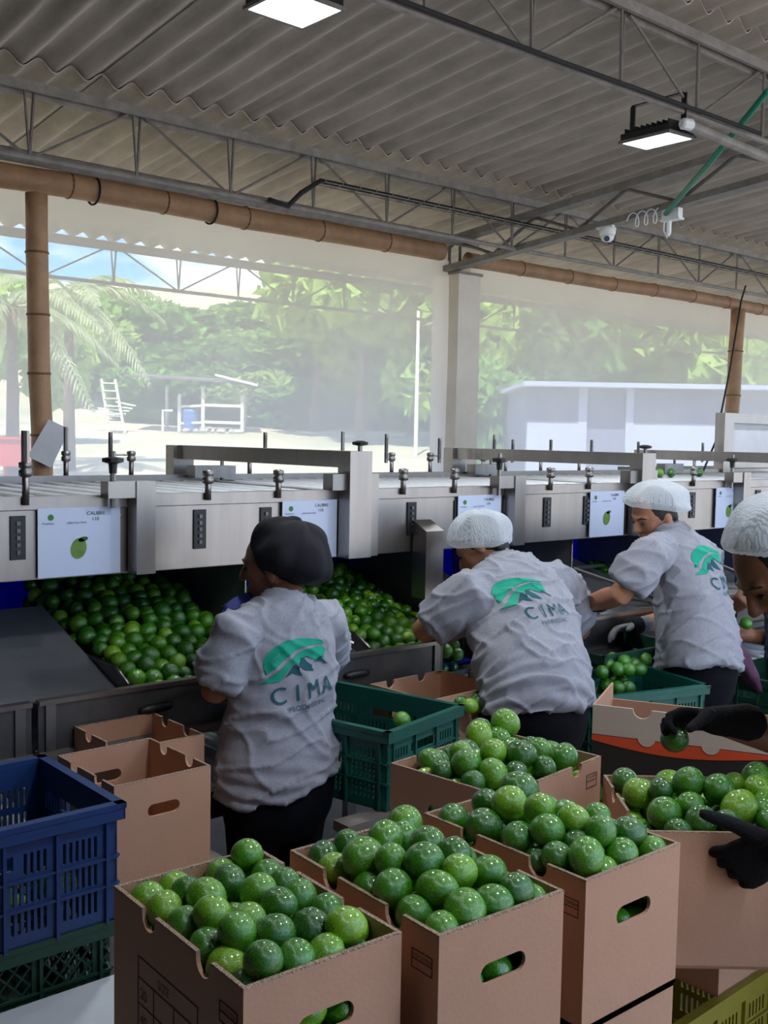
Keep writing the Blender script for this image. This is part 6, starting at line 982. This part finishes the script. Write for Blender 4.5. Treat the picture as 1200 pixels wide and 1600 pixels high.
def person(label, root, torso, s_, f_, arms, head, hf, hu, skin='skin', shirt_m='shirt', trouser_m='trousers', seed=0, legs_to=None, fold=1.0, sleeve=.62, neckr=.055, sleeve_r=(.078, .086, .08), arm_s=1.0, gloves=None, hem_tilt=0):
    """torso: rings (point, half width, half depth) from hem to neck; arms: dict side -> (shoulder, elbow, wrist)"""
    s_ = nz(s_); f_ = nz(f_); hf = nz(hf); hu = nz(Vector(hu) - hf * hf.dot(Vector(hu))); hs = hf.cross(hu)
    t = thing('person', label, 'person', root)
    def rings(grow, k0=0, k1=None):
        R = []; tt = torso[k0:k1]
        for i, (p, a, b) in enumerate(tt):
            ax = nz(tt[min(i + 1, len(tt) - 1)][0] - tt[max(i - 1, 0)][0]); fv = nz(f_ - ax * ax.dot(f_)); sv = nz(s_ - ax * ax.dot(s_)); tilt = Zv * (hem_tilt * (1 - i / 2)) if i < 2 and k0 == 0 else Zv * 0
            R.append((p, sv * (a + grow) + tilt, fv * (b + grow)))
        return R
    # body: head, neck, arms and the trunk inside the clothes, one surface
    b = MB(); hc = head; nb_ = torso[-1][0]
    b.ell(hc + hu * .012, (hs * .074, hf * .094, hu * .102), 20, 14); b.ell(hc + hf * .030 - hu * .058, (hs * .055, hf * .060, hu * .066), 18, 12); b.ell(hc + hf * .045 - hu * .02, (hs * .062, hf * .05, hu * .06), 16, 10)
    b.limb([hc + hf * .092 + hu * .012, hc + hf * .105 - hu * .012, hc + hf * .112 - hu * .03], [.008, .010, .014], 8)
    b.ell(hc + hf * .098 - hu * .034, (hs * .019, hf * .014, hu * .010), 10, 8); b.ell(hc + hf * .078 + hu * .022, (hs * .052, hf * .022, hu * .014), 12, 8)
    b.ell(hc + hf * .088 - hu * .064, (hs * .024, hf * .012, hu * .008), 10, 8); b.ell(hc + hf * .086 - hu * .076, (hs * .021, hf * .012, hu * .008), 10, 8); b.ell(hc + hf * .075 - hu * .105, (hs * .026, hf * .02, hu * .018), 10, 8)
    for sg in (-1, 1): b.ell(hc + hs * (sg * .076) - hf * .012 - hu * .018, (hs * .011 - hf * .006 * 0, hf * .019, hu * .032), 10, 8)
    b.limb([nb_ - Zv * .05, nb_, hc - hu * .055 - hf * .02], [neckr * 1.15, neckr, neckr * .95], 14)
    b.loft(rings(-.03, 1), 18)
    for sd, (sh, el, wr) in arms.items():
        up_ = sh.lerp(el, .5); fo = el.lerp(wr, .35); b.limb([sh, up_, el, fo, wr], [.050 * arm_s, .047 * arm_s, .040 * arm_s, .041 * arm_s, .028 * arm_s], 14)
    link_me = remesh(b, .0062, 4, .5); link_me.materials.append(MATS[skin]); link('body', link_me, t, True)
    # shirt
    m = MB(); m.loft(rings(.006), 28)
    for sd, (sh, el, wr) in arms.items():
        e = sh.lerp(el, sleeve); ctr = torso[-3][0]; inn = sh.lerp(ctr, .45); m.tube([inn, sh, sh.lerp(e, .5), e], [sleeve_r[0] * .8, sleeve_r[0], sleeve_r[1], sleeve_r[2]], 18); m.limb([torso[-2][0] - Zv * .02, torso[-2][0].lerp(sh, .5) - Zv * .008, sh], [.06, .066, sleeve_r[0] * .85], 14); m.ell(sh, (s_ * sleeve_r[0] * .8, f_ * sleeve_r[0] * .8, Zv * sleeve_r[0] * .8), 14, 10)
    me = remesh(m, .0075, 9, .5)
    base = torso[0][0]; axis = nz(torso[-1][0] - base); H = (torso[-1][0] - base).length
    ce = torso[len(torso) // 2][0]
    new = []
    for v in me.vertices:
        p = v.co; h = (p - base).dot(axis) / H; s = (p - ce).dot(s_); fz = (p - ce).dot(f_); q = p * 1.0 + Vector((seed * 3.1, seed, seed * 1.7))
        n1 = noise.noise(q * 5); n2 = noise.noise(q * 11); ndl = noise.noise(q * 3 + Vector((9, 0, 0)))
        pull = math.sin(h * 26 + abs(s) * -38 + 4.5 * n1)      # drape lines from shoulder to waist
        d = .0028 * pull * (.2 + .8 * max(0, ndl + .3)) + .0025 * n2 + .009 * n1
        hm = max(0, 1 - h / .24); d += .0042 * hm * math.sin(h * 80 + 9 * noise.noise(q * 4.5) + 9 * s)
        g1 = 1 - abs(noise.noise(Vector((q.x * 6 + h * 5, q.y * 6, q.z * 2.6 + s * 9)))) * 2.2; g2 = 1 - abs(noise.noise(Vector((q.x * 4 - h * 8, q.y * 4, q.z * 5 - s * 7)) + Vector((5, 5, 5)))) * 2.4
        d += .009 * max(0, g1) ** 4 + .010 * max(0, g2) ** 5
        new.append(p + v.normal * (d * fold))
    for v, p in zip(me.vertices, new): v.co = p
    me.materials.append(MATS[shirt_m]); shirt = link('t_shirt', me, t, True)
    # trousers
    m = MB(); hp, a0, b0 = torso[1]; floor_z = 0
    hipc = hp - Zv * .10
    m.loft([(hp + Zv * .07, s_ * (a0 - .022), f_ * (b0 - .02)), (hp - Zv * .02, s_ * (a0 - .012), f_ * (b0 - .008)), (hipc, s_ * (a0 - .002), f_ * (b0 + .006)), (hipc - Zv * .09, s_ * (a0 - .012), f_ * (b0 - .01)), (hipc - Zv * .16, s_ * (a0 - .04), f_ * (b0 - .05))], 24)
    for sg in (-1, 1):
        k = hipc + s_ * (sg * a0 * .46); m.limb([k - Zv * .02, k - Zv * (hipc.z - .48) + f_ * .015, Vector((k.x, k.y, .09))], [a0 * .50, a0 * .36, .062], 16)
    me = remesh(m, .013, 6, .5); me.materials.append(MATS[trouser_m]); link('trousers', me, t, True)
    for sg in (-1, 1):
        k = hipc + s_ * (sg * a0 * .46); g = Vector((k.x, k.y, 0)); mb = MB().loft([(g + f_ * x + Zv * z, s_ * a, Zv * h_) for x, z, a, h_ in ((-.09, .04, .02, .03), (-.07, .045, .036, .044), (.0, .045, .042, .044), (.08, .035, .048, .034), (.14, .028, .042, .026), (.165, .025, .02, .016))], 14); mb.build('shoe', 'rubber', t, True)
    for g in (gloves or []):
        mb = MB(); hand(mb, *g['a'], **g.get('k', {})); X = nz(g['a'][1]); w0 = Vector(g['a'][0]); S = g.get('k', {}).get('sc_', 1)
        mb.limb([w0 - X * .062 * S, w0 - X * .02 * S, w0 + X * .012 * S], [.037 * S * g.get('cuff', 1), .034 * S, .030 * S], 14); me = remesh(mb, .0036, 3, .5); me.materials.append(MATS[g.get('m', 'glove')]); link('glove', me, t, True, g.get('label'))
    # eyes and brows
    for sg in (-1, 1):
        e = MB().ell(hc + hf * .088 + hs * (sg * .031) - hu * .002, (hs * .014, hf * .008, hu * .0045), 10, 6).build('eye', 'hair', t, True)
        MB().limb([hc + hf * .094 + hs * (sg * .016) + hu * .022, hc + hf * .090 + hs * (sg * .034) + hu * .027, hc + hf * .078 + hs * (sg * .05) + hu * .02], [.0035, .004, .0025], 6).build('eyebrow', 'hair', t, True)
    # hair under the cap, down to the nape
    mb = MB(); mb.ell(hc - hf * .012 + hu * .022, (hs * .081, hf * .092, hu * .098), 18, 12); mb.ell(hc - hf * .062 - hu * .035, (hs * .062, hf * .035, hu * .05), 14, 10); me = remesh(mb, .007, 3); me.materials.append(MATS['hair']); link('hair', me, t, True)
    return t, shirt
# worker in the black cap
f1 = Vector((-.12, 1, 0)); s1 = Vector((1, .12, 0))
T1 = [(Y3((437, 1214, 2.60)), .205, .152), (Y3((436, 1172, 2.60)), .198, .146), (Y3((436, 1120, 2.61)), .172, .128), (Y3((440, 1050, 2.61)), .172, .126), (Y3((441, 1002, 2.61)), .178, .126), (Y3((443, 968, 2.615)), .155, .105), (Y3((445, 948, 2.62)), .10, .08), (Y3((447, 934, 2.63)), .064, .058)]
A1 = {'l': (Y3((366, 992, 2.58)), Y3((335, 1080, 2.62)), Y3((352, 1075, 2.93))), 'r': (Y3((506, 972, 2.65)), Y3((512, 1035, 2.88)), Y3((470, 1030, 3.1)))}
h1 = Y3((430, 882, 2.69)); hf1 = Vector((-.58, .80, -.12)); hu1 = Vector((-.05, 0, 1))
w1, sh1 = person('person in a grey t-shirt and black cap standing with their back turned, left of centre', (T1[0][0].x, 2.6, 0), T1, s1, f1, A1, h1, hf1, hu1, skin='skin_dark', seed=1, sleeve=.86, sleeve_r=(.070, .076, .074), hem_tilt=.034,
    gloves=[{'a': (A1['l'][2], (.1, 1, 0), (0, 0, 1), (1, 0, 0))}, {'a': (A1['r'][2], (-.3, 1, 0), (0, 0, 1), (-1, 0, 0))}])
bouffant('cloth_cap', 'cap_black', w1, Y3((451, 871, 2.65)), (.22, -.25, .9), hf1, (.116, .128, .122), pleat=.035, npl=7, drop=2.0, seed=1, lump=.24)
shirt_print(sh1, (468, 1052), s1 + Vector((0, -.0, .10)), Zv + Vector((.1, 0, 0)), .00031, tx=-85)
MB().loft([(Y3((u, v, 2.74)), (a, 0, a * .3), (0, .02, a * .5)) for u, v, a in ((352, 952, .012), (370, 943, .028), (385, 936, .03), (402, 930, .02))], 12).build('neck_scarf', 'navy', w1, True, 'blue cloth at the chin')
# middle worker, leaning over the bin
f2 = Vector((.02, 1, 0)); s2 = Vector((1, -.02, 0))
T2 = [(Y3((838, 1104, 2.42)), .222, .172), (Y3((836, 1072, 2.43)), .215, .168), (Y3((830, 1030, 2.47)), .198, .150), (Y3((820, 985, 2.54)), .20, .140), (Y3((810, 945, 2.62)), .205, .135), (Y3((798, 915, 2.69)), .190, .118), (Y3((786, 893, 2.75)), .13, .092), (Y3((774, 879, 2.79)), .070, .062)]
A2 = {'l': (Y3((738, 930, 2.66)), Y3((664, 984, 2.83)), Y3((706, 958, 3.12))), 'r': (Y3((872, 912, 2.76)), Y3((905, 984, 2.86)), Y3((880, 950, 3.16)))}
h2 = Y3((752, 852, 2.86)); hf2 = Vector((-.40, .70, -.60)); hu2 = Vector((-.1, .5, .8))
w2, sh2 = person('person in a hairnet and grey t-shirt leaning over the bin in the middle, back turned', (T2[0][0].x, 2.42, 0), T2, s2, f2, A2, h2, hf2, hu2, seed=2, sleeve=.80, sleeve_r=(.088, .096, .088), arm_s=1.2, fold=1.15,
    gloves=[{'a': (A2['l'][2], (.2, 1, -.1), (0, 0, 1), (1, 0, 0))}, {'a': (A2['r'][2], (-.2, 1, -.1), (0, 0, 1), (-1, 0, 0))}])
bouffant('hairnet', 'hairnet', w2, Y3((748, 846, 2.86)), (.05, .12, .95), hf2, (.128, .130, .120), pleat=.045, drop=1.78, seed=2, lump=.22)
shirt_print(sh2, (827, 937), s2, Vector((-.1, .45, 1)), .00030)
# right worker
f3 = Vector((-.52, .85, 0)); s3 = Vector((.85, .52, 0))
T3 = [(Y3((1092, 1046, 2.42)), .20, .165), (Y3((1090, 1012, 2.44)), .20, .160), (Y3((1085, 962, 2.48)), .185, .145), (Y3((1076, 915, 2.53)), .185, .138), (Y3((1067, 880, 2.57)), .178, .128), (Y3((1058, 856, 2.60)), .155, .11), (Y3((1048, 840, 2.63)), .10, .085), (Y3((1040, 828, 2.66)), .064, .06)]
A3 = {'l': (Y3((1012, 870, 2.48)), Y3((968, 930, 2.55)), Y3((916, 944, 2.78))), 'r': (Y3((1102, 872, 2.74)), Y3((1060, 965, 2.86)), Y3((990, 978, 2.85)))}
h3 = Y3((1022, 803, 2.70)); hf3 = Vector((-.86, .28, -.42)); hu3 = Vector((-.3, 0, 1))
w3, sh3 = person('person in a hairnet and grey t-shirt at right, bare arm stretched to the left', (T3[0][0].x, 2.42, 0), T3, s3, f3, A3, h3, hf3, hu3, seed=3, sleeve=.74, sleeve_r=(.078, .088, .085), arm_s=1.12,
    gloves=[{'a': (A3['l'][2], (-.5, .8, -.1), (0, 0, 1), (.8, .5, 0))}, {'a': (A3['r'][2], (-.8, .3, -.1), (0, -.3, 1), (.3, -.8, .3)), 'm': 'glove_grey', 'k': {'curl': (25, 25, 15)}, 'label': 'grey work glove with a dark cuff'}])
MB().limb([A3['r'][2] - Vector((-.8, .3, -.1)) * .03, A3['r'][2] + Vector((-.8, .3, -.1)) * .015], [.04, .038], 12).build('cuff', 'glove', w3, True)
bouffant('hairnet', 'hairnet', w3, Y3((1030, 790, 2.68)), (.12, .0, 1), hf3, (.130, .150, .108), pleat=.045, drop=1.76, seed=3, lump=.18)
shirt_print(sh3, (1113, 890), Vector((.9, .0, 0)), Vector((-.1, .12, 1)), .00031)
m = MB().loft([(Y3((u, v, 2.40)), (a, .3 * a, 0), (0, .05, .02)) for u, v, a in ((1132, 1002, .03), (1150, 1012, .07), (1160, 1030, .085), (1170, 1052, .06), (1176, 1072, .03))], 18); me = remesh(m, .012, 2)
for v in me.vertices: v.co += v.normal * (.014 * noise.noise(v.co * 16))
me.materials.append(MATS['maroon']); link('tied_jacket', me, w3, True, 'maroon jacket tied round the waist')
# packer at the right edge with black gloves
f4 = Vector((-.80, .60, 0)); s4 = Vector((.60, .80, 0))
T4 = [(D3((1395, 1330, 2.42)), .20, .16), (D3((1392, 1285, 2.42)), .20, .16), (D3((1375, 1200, 2.40)), .18, .14), (D3((1352, 1120, 2.37)), .18, .135), (D3((1330, 1060, 2.34)), .18, .13), (D3((1308, 1015, 2.31)), .155, .11), (D3((1290, 985, 2.29)), .10, .085), (D3((1275, 962, 2.28)), .064, .058)]
left = -RX; down = -UX
wl4 = D3((1226, 1316, 1.96)); wr4 = D3((1122, 1126, 2.44))
A4 = {'l': (D3((1350, 1040, 2.14)), D3((1345, 1240, 2.04)), wl4), 'r': (D3((1290, 1025, 2.48)), D3((1300, 1180, 2.50)), wr4 - left * .02 + down * .012)}
h4 = D3((1222, 884, 2.24)); hf4 = Vector((-.62, .38, -.70)); hu4 = Vector((-.6, .4, .75))
w4, sh4 = person('person in a hairnet bowing at the right edge, black glove holding a lime', (T4[0][0].x, T4[0][0].y, 0), T4, s4, f4, A4, h4, hf4, hu4, skin='skin_dark', seed=4, sleeve=.6, fold=.8,
    gloves=[{'a': (wr4, left + UX * .06, UX * .8 + FX * .6, UX * .6 - FX * .8), 'k': {'curl': (25, 62, 52), 'sc_': 1.1, 'thumb': (.62, .45, -.65), 'tcurl': 5}, 'cuff': 1.1},
            {'a': (wl4, left * .62 + down * .55 + FX * .4, -FX + left * .3, UX * .8 + left * .5), 'k': {'curl': (35, 48, 35), 'sc_': 1.2, 'thumb': (.35, .9, .15), 'tcurl': 12, 'spread': 2}, 'cuff': 1.15}])
bouffant('hairnet', 'hairnet', w4, D3((1228, 850, 2.24)), (-.06, .05, 1), hf4, (.122, .130, .115), pleat=.05, npl=40, drop=1.74, seed=4, lump=.07)
pl4 = wr4 + left * .108 - nz(UX * .8 + FX * .6) * .046; lime(pl4.x, pl4.y, pl4.z, .031, 'lime held up in the black glove at right')
# worker behind the packer
f5 = Vector((-.6, .8, 0)); s5 = Vector((.8, .6, 0))
T5 = [(Y3((1252, 1030, 2.50)), .19, .155), (Y3((1250, 1000, 2.50)), .19, .155), (Y3((1245, 955, 2.52)), .175, .14), (Y3((1238, 915, 2.55)), .175, .135), (Y3((1232, 885, 2.57)), .17, .125), (Y3((1226, 865, 2.59)), .15, .11), (Y3((1218, 850, 2.61)), .10, .08), (Y3((1212, 842, 2.62)), .062, .058)]
A5 = {'l': (Y3((1200, 880, 2.50)), Y3((1160, 938, 2.52)), Y3((1118, 960, 2.72))), 'r': (Y3((1268, 885, 2.72)), Y3((1225, 1000, 2.70)), Y3((1150, 992, 2.62)))}
h5 = Y3((1204, 825, 2.66)); hf5 = Vector((-.85, .3, -.4)); hu5 = Vector((-.3, 0, 1))
w5, sh5 = person('person in a hairnet and blue denim, almost hidden behind the bowing packer at right', (T5[0][0].x, 2.5, 0), T5, s5, f5, A5, h5, hf5, hu5, skin='skin_dark', trouser_m='denim', shirt_m='denim', seed=5, gloves=[{'a': (A5['l'][2], (-.5, .8, -.1), (0, 0, 1), (.8, .5, 0))}, {'a': (A5['r'][2], (-.8, .4, 0), (0, 0, 1), (-.3, -.8, .3)), 'm': 'skin_dark'}])
bouffant('hairnet', 'hairnet', w5, Y3((1203, 812, 2.66)), (.1, 0, 1), hf5, (.125, .140, .105), pleat=.03, drop=1.72, seed=5, lump=.08)
p = A5['r'][2] + Vector((-.02, -.04, .04)); p = Y3((1166, 974, 2.52)); lime(p.x, p.y, p.z, .028, 'lime held by the worker almost hidden at the right edge')
